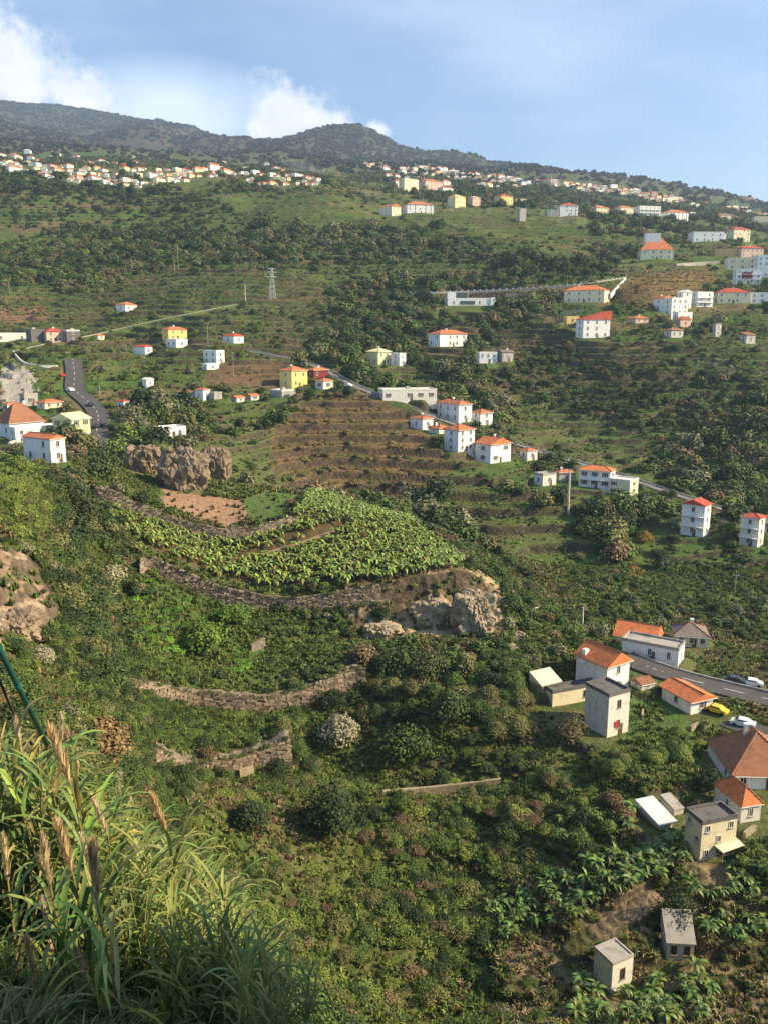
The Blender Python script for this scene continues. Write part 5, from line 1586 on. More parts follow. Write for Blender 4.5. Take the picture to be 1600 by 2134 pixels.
def build_houses():
    roots = {}
    for (label, u, v, fw, sw, h, th, roof, wall, rm, k) in HOUSES:
        kk = dict(k)
        wins = kk.pop('wins', True)
        e = build_house(label, u, v, fw, sw, h, th, roof, wall, rm, kk, wins=wins)
        roots[label] = e
    # the tall tapering chimney of the gabled house
    e = roots['large white house with orange gable roof and tall white chimney']
    b = MB()
    b.add([(-1.1, -0.8, 0), (1.1, -0.8, 0), (1.1, 0.8, 0), (-1.1, 0.8, 0), (-0.6, -0.5, 1.2), (0.6, -0.5, 1.2), (0.6, 0.5, 1.2), (-0.6, 0.5, 1.2), (-0.55, -0.45, 2.6), (0.55, -0.45, 2.6), (0.55, 0.45, 2.6), (-0.55, 0.45, 2.6)],
          [(0, 1, 5, 4), (1, 2, 6, 5), (2, 3, 7, 6), (3, 0, 4, 7), (4, 5, 9, 8), (5, 6, 10, 9), (6, 7, 11, 10), (7, 4, 8, 11), (8, 9, 10, 11)])
    b.build('chimney', M['white'], e, loc=(0.6, 6.2, 5.0))
    e = roots['square stone tower house with flat roof and one red shutter']
    MB().box(1.6, 2.3, -0.12, -0.04, 1.6, 2.7).build('red_shutter', M['redpaint'], e)
    return roots


# -- villages far off: small houses, each its own
FAR = [
    ('left ridge', [(0, 322), (60, 330), (110, 348), (200, 335), (330, 352), (420, 354), (500, 352), (560, 354), (680, 378), (650, 388), (540, 388), (480, 366), (420, 374), (340, 388), (280, 396), (200, 388), (120, 378), (40, 356), (0, 358)], 88, 11, 23),
    ('mountain foot', [(40, 318), (200, 325), (330, 334), (480, 338), (560, 344), (420, 348), (200, 333), (60, 326)], 10, 7, 11),
    ('middle upland', [(740, 342), (860, 346), (1000, 362), (1140, 384), (1100, 396), (980, 388), (900, 374), (760, 352)], 46, 9, 17),
    ('middle crest', [(800, 368), (930, 376), (960, 398), (800, 398)], 8, 14, 20),
    ('right skyline', [(1140, 378), (1300, 393), (1440, 419), (1600, 446), (1600, 453), (1450, 432), (1380, 422), (1250, 403), (1150, 390)], 48, 9, 16),
]


def far_villages():
    g = random.Random(5)
    taken = []
    for (vn, poly, n, s0, s1) in FAR:
        us = [p[0] for p in poly]; vs_ = [p[1] for p in poly]
        k = tries = 0
        while k < n and tries < n * 60:
            tries += 1
            u, v = g.uniform(min(us), max(us)), g.uniform(min(vs_), max(vs_))
            if not inpoly(np.array([u]), np.array([v]), poly)[0]:
                continue
            s_ = g.uniform(s0, s1)
            if any(abs(u - a) < (s_ + c) * 0.36 and abs(v - b) < (s_ + c) * 0.2 for a, b, c in taken):
                continue
            P = hit(u, v)
            if P is None or P.y > 3000:
                continue
            taken.append((u, v, s_))
            wall, wn = g.choice((('white', 'white'), ('white', 'white'), ('white', 'white'), ('offwhite', 'grey white'), ('cream', 'cream'), ('cream', 'cream'), ('paleyellow', 'pale yellow'), ('pink', 'pink')))
            rf, rm, rn = g.choice((('hip', 'orange', 'orange hip'), ('hip', 'orange', 'orange hip'), ('hip', 'oldroof', 'faded brown hip'), ('gablex', 'orange', 'orange gable'), ('flat', 'white', 'flat white'), ('flat', 'white', 'flat white'), ('hip', 'redroof', 'red hip')))
            lab = 'small distant %s house with %s roof in the %s village' % (wn, rn, vn)
            sw = s_ * g.uniform(0.2, 0.5)
            lab = lab.replace('small distant', ('tiny' if s_ < 11 else 'small' if s_ < 17 else 'larger') + ' distant')
            build_house(lab, u, v, s_ - sw, sw, s_ * g.uniform(0.28, 0.5), g.uniform(24, 52), rf, wall, rm, {'rh': s_ * 0.17 if rf != 'flat' else None, 'chim': False, 'tank': False, 'nf': 1 if s_ > 11 else 0, 'ns': 1 if s_ > 13 else 0, 'st': 1, 'ww': 1.3, 'pad': False, 'door': False},
                        group='%s houses with %s roofs in the %s village' % (wn, rn, vn), wins=s_ > 11)
            k += 1
        print('FAR', vn, k)
    # beyond the houses one can tell apart: the specks that fill the bands
    parts = {m_: MB() for m_ in ('white', 'cream', 'orange')}
    for (vn, poly, n, s0, s1) in FAR:
        us = [p[0] for p in poly]; vs_ = [p[1] for p in poly]
        k = 0
        for tries in range(n * 12):
            if k > n * 1.3: break
            u, v = g.uniform(min(us), max(us)), g.uniform(min(vs_), max(vs_))
            if not inpoly(np.array([u]), np.array([v]), poly)[0] or any(abs(u - a) < c * 0.5 and abs(v - b) < c * 0.3 for a, b, c in taken):
                continue
            P = hit(u, v)
            if P is None or P.y > 3000: continue
            s_ = g.uniform(6, 11) * P.length / F
            mb = parts[g.choice(('white', 'white', 'cream'))]
            w, d, h = s_, s_ * g.uniform(0.6, 1.0), s_ * g.uniform(0.35, 0.6)
            x, y, z = P
            mb.box(x - w / 2, x + w / 2, y, y + d, z - 3, z + h)
            ro = parts['orange'] if g.random() < 0.6 else mb
            ro.add([(x - w * .55, y - .3, z + h), (x + w * .55, y - .3, z + h), (x + w * .55, y + d + .3, z + h), (x - w * .55, y + d + .3, z + h), (x - w * .2, y + d / 2, z + h + s_ * .2), (x + w * .2, y + d / 2, z + h + s_ * .2)],
                   [(0, 1, 5, 4), (1, 2, 5), (2, 3, 4, 5), (3, 0, 4), (0, 3, 2, 1)])
            EXCL.append((x, y, s_)); EXCL.append((x, y - s_, s_))
            k += 1
    full = MB()
    for i, m_ in enumerate(parts):
        full.add(parts[m_].v, parts[m_].f, i)
    o = full.build('distant_houses', [M[m_] for m_ in parts])
    tag(o, 'far specks of pale houses filling the ridge villages', 'houses', kind='stuff')


# ------------------------------------------------------------------ roads, walls
foliage_mat('drystone', 'fixed', 0.95, 0, (0.25, 0.195, 0.14))
foliage_mat('drystone_pale', 'fixed', 0.95, 0, (0.255, 0.20, 0.142))

def px_line(pts, step=6.0, sm=3.0, start=18.0):
    out = []
    for (a, b), (c, d) in zip(pts, pts[1:]):
        n = max(2, int(math.hypot(c - a, d - b) / step))
        for i in range(n):
            t = i / n
            P = hit(a + (c - a) * t, b + (d - b) * t, start)
            if P: out.append(P)
    P = hit(*pts[-1], start)
    if P: out.append(P)
    A = np.array([tuple(p) for p in out])
    # resample evenly in plan, then smooth
    for i in range(3):
        A[:, i] = gsm(A[:, i], sm)
    dl = np.r_[0, np.cumsum(np.hypot(np.diff(A[:, 0]), np.diff(A[:, 1])))]
    keep = np.r_[True, np.diff(dl) > 1e-3]
    A, dl = A[keep], dl[keep]
    m = max(3, int(dl[-1] / 2.0))
    tt = np.linspace(0, dl[-1], m)
    return np.stack([gsm(np.interp(tt, dl, A[:, i]), 4.0) for i in range(3)], 1)


def ribbon(A, offs, closed=False):
    """sweep a cross section [(side, dz)] along a plan polyline"""
    T = np.gradient(A[:, :2], axis=0)
    T /= np.maximum(np.linalg.norm(T, axis=1, keepdims=True), 1e-6)
    Nn = np.stack([T[:, 1], -T[:, 0]], 1)     # right hand side
    vs_, fs = [], []
    k = len(offs)
    for i in range(len(A)):
        for (s_, dz) in offs:
            vs_.append((A[i, 0] + Nn[i, 0] * s_, A[i, 1] + Nn[i, 1] * s_, A[i, 2] + dz))
    for i in range(len(A) - 1):
        for j in range(k if closed else k - 1):
            j2 = (j + 1) % k
            fs.append((i * k + j, i * k + j2, (i + 1) * k + j2, (i + 1) * k + j))
    if closed:
        fs += [tuple(range(k))[::-1], tuple((len(A) - 1) * k + j for j in range(k))]
    return vs_, fs


def road(name, label, pts, w, m, line=True, sm=3.0, rail=None, railmat='concrete', posts=None, press=True):
    A = px_line(pts, sm=sm)
    h = w / 2
    vs_, fs = ribbon(A, [(-h, -2.5), (-h, 0.06), (h, 0.06), (h, -2.5)])
    o = obj(name, mesh(name, vs_, fs, M[m]))
    tag(o, label, 'road', kind='structure')
    if press:
        for p in A:
            ROADPTS.append((p[0], p[1], p[2], h))
    for p in A[::2]:
        EXCL.append((p[0], p[1], h + 1.0))
    if line:
        seg = 0
        mb = MB()
        for i in range(0, len(A) - 2, 4):
            v2, f2 = ribbon(A[i:i + 3], [(-0.07, 0.066), (0.07, 0.066)])
            mb.add(v2, f2)
        if mb.v:
            q = mb.build('lane_marking', M['paint'], o); q['kind'] = 'stuff'
    if rail:
        side, hgt, lab = rail
        B = A.copy()
        v2, f2 = ribbon(B, [(side * h - 0.15, -1.5), (side * h - 0.15, hgt), (side * h + 0.15, hgt), (side * h + 0.15, -1.5)], True)
        wl = obj('roadside_wall', mesh('roadside_wall', v2, f2, M[railmat]))
        tag(wl, lab, 'wall')
        if posts:
            T = np.gradient(A[:, :2], axis=0); T /= np.linalg.norm(T, axis=1, keepdims=True)
            pm = MB().box(-0.3, 0.3, -0.3, 0.3, 0, 0.6).mesh('post', M['white'])
            for i in range(0, len(A), posts):
                nx, ny = T[i, 1] * side * h, -T[i, 0] * side * h
                obj('post', pm, wl, loc=(A[i, 0] + nx, A[i, 1] + ny, A[i, 2] + hgt))
    return A


WALLSCRUB = []


def wall_on_lines(name, label, kb, kt, u0, u1, m, th=1.5, up=0.35, cap=None, dy=0.0):
    """a dry stone wall standing on the step between two terrain lines, seen between pixel columns u0 and u1"""
    ib, it = LN[kb], LN[kt]
    e_mid = LE[it][NS // 2]
    vm = 1067 - F * math.tan(math.atan(e_mid) + PITCH)
    s0, s1 = se(u0, vm)[0], se(u1, vm)[0]
    ss = np.arange(s0, s1, 0.0022)
    yb, zb = np.interp(ss, S, LY[ib]), np.interp(ss, S, LZ[ib])
    yt, zt = np.interp(ss, S, LY[it]), np.interp(ss, S, LZ[it])
    up = up + (fbm(ss * 60, ss * 0 + 3.3, 7, 3) - 0.5) * 1.1
    g = np.random.default_rng(sum(map(ord, label)) % 1000)
    X = ss * (yb - th)
    # backing of earth and rubble
    n = len(ss)
    V, Fc = [], []
    yf = (yb + (yt - yb) * 0.3) - th
    for i in range(n):
        s_ = ss[i]
        V += [(s_ * (yf[i] - 0.3), yf[i] - 0.3, zb[i] - 1.2), (s_ * yf[i], yf[i] + 0.1, zt[i] + up[i] - 0.55), (s_ * (yt[i] + 0.3), yt[i] + 0.3, zt[i] + up[i] - 0.6), (s_ * (yt[i] + 0.4), yt[i] + 0.4, zt[i] - 2.0)]
    for i in range(n - 1):
        for j in range(3):
            Fc.append((i * 4 + j, (i + 1) * 4 + j, (i + 1) * 4 + j + 1, i * 4 + j + 1))
    Fc += [(0, 1, 2, 3), tuple((n - 1) * 4 + j for j in (3, 2, 1, 0))]
    o = obj(name, mesh(name, V, Fc, M['stone']))
    tag(o, label, 'wall')
    # the stones, course upon course
    mb = MB(); lv = []
    dl = np.r_[0, np.cumsum(np.hypot(np.diff(ss * yf), np.diff(yf)))]
    def at(q, arr): return float(np.interp(q, dl, arr))
    c = 0; z0 = -1.0
    while z0 < 7.0:
        hc = g.uniform(0.26, 0.55)
        q = g.uniform(-0.4, 0)
        while q < dl[-1]:
            wq = g.uniform(0.3, 1.2)
            qm = min(max(q + wq / 2, 0), dl[-1])
            base = at(qm, zb); top = at(qm, zt) + at(qm, up)
            zz = base + z0
            if zz + hc * 0.5 < top and g.random() > 0.03:
                y = at(qm, yf); s_ = at(qm, ss); x = s_ * y
                f = (zz - base + 1.2) / max(0.5, top - base + 1.2)
                y = y - 0.3 * (1 - f)
                tx = at(min(qm + 0.4, dl[-1]), ss * yf) - at(max(qm - 0.4, 0), ss * yf); ty = at(min(qm + 0.4, dl[-1]), yf) - at(max(qm - 0.4, 0), yf)
                tl = math.hypot(tx, ty) or 1; tx, ty = tx / tl, ty / tl
                nx, ny = ty, -tx
                pr = g.uniform(0.05, 0.22); w2 = wq / 2 - 0.02; h2 = hc - 0.03
                jj = g.normal(0, 0.06, 12)
                def pt(a, d, zc, k): return (x + tx * a + nx * (d + jj[k]), y + ty * a + ny * (d + jj[k + 4]), zz + zc + jj[k + 8] * 0.6)
                fr4 = [pt(-w2, pr, 0, 0), pt(w2, pr, 0, 1), pt(w2 * 0.96, pr, h2, 2), pt(-w2 * 0.96, pr, h2, 3)]
                bk4 = [(x - tx * w2 - nx * 0.3, y - ty * w2 - ny * 0.3, zz), (x + tx * w2 - nx * 0.3, y + ty * w2 - ny * 0.3, zz), (x + tx * w2 - nx * 0.3, y + ty * w2 - ny * 0.3, zz + h2), (x - tx * w2 - nx * 0.3, y - ty * w2 - ny * 0.3, zz + h2)]
                mb.add(fr4 + bk4, [(0, 1, 2, 3), (3, 2, 6, 7), (1, 5, 6, 2), (4, 0, 3, 7), (4, 5, 1, 0)])
                lv += [g.uniform(0, 1)] * 8
            q += wq
        z0 += hc
    me = mb.mesh('stones', M[m])
    a_ = me.attributes.new('lv', 'FLOAT', 'POINT'); a_.data.foreach_set('value', np.array(lv, np.float32))
    so = obj('stones', me, o); so['kind'] = 'stuff'
    for i in range(0, n, 2):      # scrub overhanging and standing against the wall
        if g.random() < 0.72:
            WALLSCRUB.append((ss[i] * (yf[i] - 0.9), yf[i] - 0.9, zb[i] - 0.5 + g.uniform(0, 0.5), g.uniform(0.5, 1.15)))
        if g.random() < 0.6:
            WALLSCRUB.append((ss[i] * (yf[i] + 0.1), yf[i] + 0.1, zt[i] + up[i] - 0.2, g.uniform(0.4, 0.8)))
    return o


def px_wall(name, label, pts, hgt, th, m, down=1.5, start=18.0):
    A = px_line(pts, step=4, sm=1.5, start=start)
    v2, f2 = ribbon(A, [(-th / 2, -down), (-th / 2, hgt), (th / 2, hgt), (th / 2, -down)], True)
    v2 = [(x, y, z + R.uniform(-0.04, 0.04)) for x, y, z in v2]
    o = obj(name, mesh(name, v2, f2, M[m]))
    tag(o, label, 'wall')
    for p in A:
        EXCL.append((p[0], p[1], th * 0.5 + 0.3))
        f = Vector((p[0], p[1], 0)).normalized()
        EXCL.append((p[0] - f.x * 1.3, p[1] - f.y * 1.3, 0.7))
    return o


# ------------------------------------------------------------------ rocks
from mathutils import noise as mnoise


def rock(name, label, u, v, wpx, hpx, dm, seed, m, parent=None, rz=0.0, squash=0.35, amp=0.32, sink=1.0):
    P = hit(u, v)
    k = P.length / F
    w, h = wpx * k / 2, hpx * k
    n = 44
    V, Fc = [], []
    off = Vector((seed * 3.7, seed * 1.3, seed * 7.1))
    for i in range(n + 1):
        th = math.pi * i / n
        for j in range(2 * n):
            ph = math.pi * j / n
            d = Vector((math.sin(th) * math.cos(ph), math.sin(th) * math.sin(ph), math.cos(th)))
            e = 1.0 / (abs(d.x) ** 4 + abs(d.y) ** 4 + abs(d.z) ** 4) ** 0.25
            q = d * (1 + (e - 1) * 0.62)
            nn = mnoise.fractal(q * 1.1 + off, 1.1, 2.1, 4) * amp * 0.6
            cr = mnoise.noise(Vector((q.x * 3.2, q.y * 3.2, q.z * 0.9)) + off)
            nn -= max(0, 0.16 - abs(cr)) * 0.7
            w3 = Vector((q.x * 2.6, q.y * 2.6, q.z * 1.5)) + off + mnoise.noise_vector(q * 2 + off) * 0.35
            nn += (mnoise.cell(w3) - 0.5) * 0.12 + (mnoise.cell(w3 * 2.3) - 0.5) * 0.05
            q = q * (1 + nn)
            V.append((q.x * w, q.y * dm / 2, (q.z * 0.5 + 0.5) * h - 0.25 * h * squash))
    for i in range(n):
        for j in range(2 * n):
            j2 = (j + 1) % (2 * n)
            Fc.append((i * 2 * n + j, (i + 1) * 2 * n + j, (i + 1) * 2 * n + j2, i * 2 * n + j2))
    me = mesh(name, V, Fc, M[m])
    o = obj(name, me, None, loc=(P.x, P.y + dm * 0.3, P.z - sink), rot=(0, 0, rz))
    tag(o, label, 'rock')
    EXCL.append((P.x, P.y, max(w, dm / 2) * 0.9))
    for _ in range(int(w * 1.6)):          # shrubs rooted in its ledges and against its foot
        q = R.choice(V)
        if q[1] < 0 and 0.05 * h < q[2] < 0.8 * h:
            WALLSCRUB.append((P.x + q[0], P.y + dm * 0.3 + q[1], P.z - sink + q[2], R.uniform(0.3, 0.75)))
    for _ in range(int(w * 2)):
        WALLSCRUB.append((P.x + R.uniform(-w, w), P.y - dm * 0.28 + R.uniform(-0.6, 0.6), P.z - 0.4 + R.uniform(-0.4, 0.3), R.uniform(0.35, 0.85)))
    return o

# ------------------------------------------------------------------ posts, pylon, cars
def pole(label, u, v, hpx, r, m='polewood', arm=True, name='utility_pole', cat='pole', group=None, lamp=False):
    P = hit(u, v)
    if P is None: return
    k = P.length / F
    h = hpx * k * 1.03
    e = empty(name, P, R.uniform(-0.5, 0.5)); tag(e, label, cat, group)
    MB().tube([(0, 0, -1), (0, 0, h)], [r, r * 0.7], 8).build('shaft', M[m], e)
    if arm:
        MB().box(-0.9, 0.9, -0.08, 0.08, h - 0.7, h - 0.55).build('crossarm', M[m], e)
        for x in (-0.8, 0, 0.8):
            MB().box(x - 0.06, x + 0.06, -0.06, 0.06, h - 0.55, h - 0.3).build('insulator', M['trim'], e)
    if lamp:
        MB().tube([(0, 0, h - 0.1), (0.4, 0, h + 0.25), (1.2, 0, h + 0.3)], 0.05, 6).build('bracket', M['metal'], e)
        MB().box(0.9, 1.5, -0.15, 0.15, h + 0.2, h + 0.36).build('lamp_head', M['trim'], e)
    EXCL.append((P.x, P.y, 0.8))
    f = Vector((P.x, P.y, 0)).normalized()
    EXCL.append((P.x - f.x * 2.5, P.y - f.y * 2.5, 1.6))
    return e


def pylon(label, u, v, hpx):
    P = hit(u, v); k = P.length / F; h = hpx * k
    e = empty('lattice_pylon', P, 0.5); tag(e, label, 'pylon')
    b0, b1 = 1.7, 0.35
    cs = [(-1, -1), (1, -1), (1, 1), (-1, 1)]
    for (a, b) in cs:
        MB().tube([(a * b0, b * b0, -1), (a * b1, b * b1, h)], [0.16, 0.10], 5).build('leg', M['metal'], e)
    br = MB()
    n = 6
    for i in range(n):
        t0, t1 = i / n, (i + 1) / n
        w0, w1 = b0 + (b1 - b0) * t0, b0 + (b1 - b0) * t1
        for q in range(4):
            a, b = cs[q], cs[(q + 1) % 4]
            br.tube([(a[0] * w0, a[1] * w0, h * t0), (b[0] * w1, b[1] * w1, h * t1)], 0.07, 4)
            br.tube([(b[0] * w0, b[1] * w0, h * t0), (a[0] * w1, a[1] * w1, h * t1)], 0.07, 4)
    br.build('bracing', M['metal'], e)
    for z, l in ((h * 0.72, 3.2), (h * 0.86, 2.6), (h * 0.97, 2.0)):
        MB().box(-l, l, -0.12, 0.12, z - 0.12, z + 0.12).build('crossarm', M['metal'], e)
    EXCL.append((P.x, P.y, 3)); EXCL.append((P.x, P.y - 5, 3)); EXCL.append((P.x, P.y - 10, 3))


def car(label, u, v, rz, m, truck=False, z=0.1):
    P = hit(u, v)
    if P is None: return
    e = empty('parked_car' if not truck else 'truck', (P.x, P.y, P.z + z), rz); tag(e, label, 'car' if not truck else 'truck')
    prof = [(-2.05, 0.35), (-2.1, 0.75), (-1.95, 0.95), (-1.35, 1.02), (-0.75, 1.45), (0.75, 1.48), (1.35, 1.0), (2.0, 0.85), (2.1, 0.6), (2.05, 0.32)]
    if truck:
        prof = [(-2.7, 0.5), (-2.7, 2.2), (0.9, 2.2), (0.9, 1.9), (1.9, 1.9), (2.4, 1.2), (2.5, 0.5)]
    n = len(prof)
    vs_ = [(x, -0.82 if zz > 1.1 else -0.88, zz) for x, zz in prof] + [(x, 0.82 if zz > 1.1 else 0.88, zz) for x, zz in prof]
    fs = [tuple(range(n)), tuple(range(2 * n - 1, n - 1, -1))] + [(i, i + n, (i + 1) % n + n, (i + 1) % n) for i in range(n)]
    obj('body', mesh('body', vs_, fs, M[m]), e)
    if not truck:
        g = MB()
        for y in (-0.86, 0.84):
            g.add([(-1.1, y, 1.03), (1.05, y, 1.03), (0.68, y, 1.4), (-0.72, y, 1.38), (-1.1, y + 0.02, 1.03), (1.05, y + 0.02, 1.03), (0.68, y + 0.02, 1.4), (-0.72, y + 0.02, 1.38)],
                  [(0, 1, 2, 3), (7, 6, 5, 4), (0, 4, 5, 1), (1, 5, 6, 2), (2, 6, 7, 3), (3, 7, 4, 0)])
        g.build('side_windows', M['glass'], e)
        MB().add([(1.30, -0.7, 1.05), (1.30, 0.7, 1.05), (0.80, 0.68, 1.45), (0.80, -0.68, 1.45)], [(0, 1, 2, 3)]).build('windscreen', M['glass'], e, loc=(0.04, 0, 0.03))
    else:
        MB().box(1.95, 2.2, -0.7, 0.7, 1.3, 1.8).build('windscreen', M['glass'], e)
    wm = MB().tube([(0, -0.1, 0), (0, 0.1, 0)], 0.33, 12).mesh('wheel', M['tyre'])
    for x in ((-1.3, 1.3) if not truck else (-1.8, 1.7)):
        for y in (-0.82, 0.82):
            obj('wheel', wm, e, loc=(x, y, 0.33))
    for y in (-0.6, 0.6):
        MB().box(2.0, 2.12, y - 0.15, y + 0.15, 0.6, 0.74).build('headlight', M['trim'], e)
    EXCL.append((P.x, P.y, 3.0))


def tank(label, u, v, wpx, hpx):
    P = hit(u, v); k = P.length / F
    r, h = wpx * k / 2, hpx * k
    e = empty('water_tank', (P.x, P.y + r, P.z)); tag(e, label, 'tank')
    MB().tube([(0, 0, -2), (0, 0, h)], r, 20).build('wall', M['cream'], e)
    MB().tube([(0, 0, h), (0, 0, h + r * 0.25), (0, 0, h + r * 0.4)], [r * 1.03, r * 0.75, r * 0.2], 20).build('dome', M['cream'], e)
    PADS.append((P.x, P.y + r, P.z, r)); EXCL.append((P.x, P.y, r * 2))


def canopy(label, u0, v0, wpx, dpx, hgt, phi):
    P = hit(u0, v0); k = P.length / F
    w, d = wpx * k, dpx * k
    e = empty('canopy_roof', P, phi); tag(e, label, 'canopy')
    for x in (0.1, w - 0.1):
        for y in (0.1, d - 0.1):
            MB().tube([(x, y, -1.5), (x, y, hgt)], 0.06, 6).build('post', M['metal'], e)
    MB().add([(-.2, -.2, hgt), (w + .2, -.2, hgt), (w + .2, d + .2, hgt + 0.5), (-.2, d + .2, hgt + 0.5), (-.2, -.2, hgt + .06), (w + .2, -.2, hgt + .06), (w + .2, d + .2, hgt + .56), (-.2, d + .2, hgt + .56)],
             [(0, 3, 2, 1), (4, 5, 6, 7), (0, 1, 5, 4), (1, 2, 6, 5), (2, 3, 7, 6), (3, 0, 4, 7)]).build('sheet_roof', M['creamsheet'], e)
    c = e.matrix_basis @ Vector((w / 2, d / 2, 0))
    EXCL.append((c.x, c.y, 0.5 * math.hypot(w, d) + 0.6))


# ------------------------------------------------------------------ reeds
foliage_mat('reed_leaf', 'object', 0.55, 0.22)
foliage_mat('reed_leaf_inst', 'instance', 0.55, 0.22)
foliage_mat('plume', 'object', 0.9, 0.35)
mat('reed_stem', (0.24, 0.21, 0.075), 0.6, 0.3, 3)


def reed_leaf_arrays(seed):
    r = random.Random(seed)
    n = 7
    rise, droop = r.uniform(0.8, 1.9), r.uniform(0.3, 1.25)
    bend = r.uniform(-0.15, 0.15)
    vs_, fs = [], []
    for i in range(n + 1):
        t = i / n
        x = t * 0.95
        z = rise * t - droop * t ** 2.2
        y = bend * t * t
        w = 0.035 * (1 - t) ** 0.55 * (0.75 + 0.6 * min(1, t * 3)) if i < n else 0.001
        tw = t * r.uniform(-0.4, 0.4)
        vs_ += [(x, y - w, z + w * 0.45 + tw * w), (x, y, z), (x, y + w, z + w * 0.45 - tw * w)]
    for i in range(n):
        a = i * 3
        fs += [(a, a + 3, a + 4, a + 1), (a + 1, a + 4, a + 5, a + 2)]
    return vs_, fs


RLEAF, RLEAF_RAW = [], []
for i in range(7):
    vs_, fs_ = reed_leaf_arrays(i)
    me = mesh('leaf', vs_, fs_, M['reed_leaf'], True)
    a = me.attributes.new('lv', 'FLOAT', 'POINT'); a.data.foreach_set('value', np.full(len(vs_), 0.1 + 0.13 * i, np.float32))
    RLEAF.append(me); RLEAF_RAW.append((vs_, fs_))


def plume_mesh(seed, n=230):
    """a feathery spindle of drooping strands one unit long, along +z"""
    g = np.random.default_rng(seed)
    t = g.uniform(0.0, 1.0, n) ** 0.9
    az = g.uniform(0, 2 * np.pi, n)
    L_ = (0.10 + 0.20 * np.sin(np.pi * np.clip(t * 0.9 + 0.12, 0, 1))) * g.uniform(0.6, 1.1, n)
    base = np.stack([np.zeros(n), np.zeros(n), t * 0.82], 1)
    out = np.stack([np.cos(az), np.sin(az), np.zeros(n)], 1)
    sp = g.uniform(0.18, 0.48, n)
    lean = np.array((0.35, 0.0, 0))
    tip = base + out * (L_ * sp)[:, None] + np.array((0, 0, 1.0)) * (L_ * 0.95)[:, None] + lean * (L_ * 0.5)[:, None]
    mid_ = base + out * (L_ * sp * 0.65)[:, None] + np.array((0, 0, 1.0)) * (L_ * 0.5)[:, None]
    sd = np.stack([-np.sin(az), np.cos(az), np.zeros(n)], 1) * g.uniform(0.006, 0.014, (n, 1))
    V = np.stack([base - sd * 0.4, base + sd * 0.4, mid_ + sd, mid_ - sd], 1)
    V2 = np.stack([mid_ - sd, mid_ + sd, tip + sd * 0.25, tip - sd * 0.25], 1)
    lv = g.uniform(0, 1, n)
    return quads_mesh('plume', np.concatenate([V, V2]).reshape(-1, 3), np.concatenate([lv, lv]), M['plume'])


PLUMES = [plume_mesh(i) for i in range(4)]
PLUMEPX = [  # tip, foot, distance
    ((28, 1476), (44, 1572), 9.0), ((92, 1487), (151, 1646), 7.0), ((127, 1476), (130, 1540), 11.5), ((141, 1508), (139, 1570), 10.5), ((77, 1506), (82, 1590), 9.5),
    ((158, 1546), (161, 1625), 10.0), ((184, 1642), (225, 1742), 8.5), ((306, 1635), (350, 1742), 9.0), ((81, 1716), (105, 1847), 6.6), ((109, 1686), (153, 1826), 6.4),
    ((162, 1720), (197, 1839), 6.8), ((188, 1725), (203, 1887), 6.2), ((3, 1720), (17, 1839), 7.0), ((72, 1771), (107, 1847), 7.2), ((81, 1856), (105, 1948), 6.6), ((48, 1930), (74, 2048), 6.0),
    ((149, 1957), (188, 2062), 6.4), ((273, 1893), (284, 1935), 12.0), ((341, 1865), (345, 1930), 11.0), ((378, 1852), (381, 1908), 12.0), ((470, 1834), (475, 1876), 15.0), ((453, 1904), (455, 1957), 13.0),
    ((297, 1764), (306, 1812), 12.0), ((284, 1970), (287, 2024), 10.0), ((263, 1646), (280, 1684), 14.0), ((247, 1637), (254, 1672), 14.5), ((105, 1952), (108, 2022), 8.0), ((416, 1930), (424, 1975), 13.0), ((225, 1790), (238, 1850), 9.0)]


def reed_body(e, base, mids, col, nleaf, top_t, leafscale):
    """stem through local points, alternate arching leaves in two loose ranks"""
    pts = [Vector(p) for p in mids]
    MB().tube([p for p in pts], [0.014 - 0.009 * i / (len(pts) - 1) for i in range(len(pts))], 5).build('stem', M['reed_stem'], e)

    def at(t):
        f = t * (len(pts) - 1); i = min(int(f), len(pts) - 2)
        return pts[i].lerp(pts[i + 1], f - i)
    a0 = R.uniform(0, 6.28)
    for k in range(nleaf):
        t = 0.22 + (top_t - 0.22) * (k + R.random() * 0.6) / nleaf
        a = a0 + (k % 2) * math.pi + R.uniform(-0.7, 0.7)
        l = leafscale * R.uniform(0.55, 0.95)
        q = obj('leaf', RLEAF[R.randrange(7)], e, at(t), (R.uniform(-0.2, 0.2), R.uniform(-0.3, 0.25), a), (l, l * R.uniform(0.8, 1.25), l))
        q.color = (*[c * R.uniform(0.75, 1.25) for c in col], 1)


GREENREED = [(0.23, 0.28, 0.075), (0.18, 0.25, 0.078), (0.29, 0.30, 0.095), (0.15, 0.22, 0.068)]
PLCOL = [(0.70, 0.56, 0.33), (0.66, 0.50, 0.28), (0.72, 0.61, 0.41), (0.60, 0.43, 0.23)]


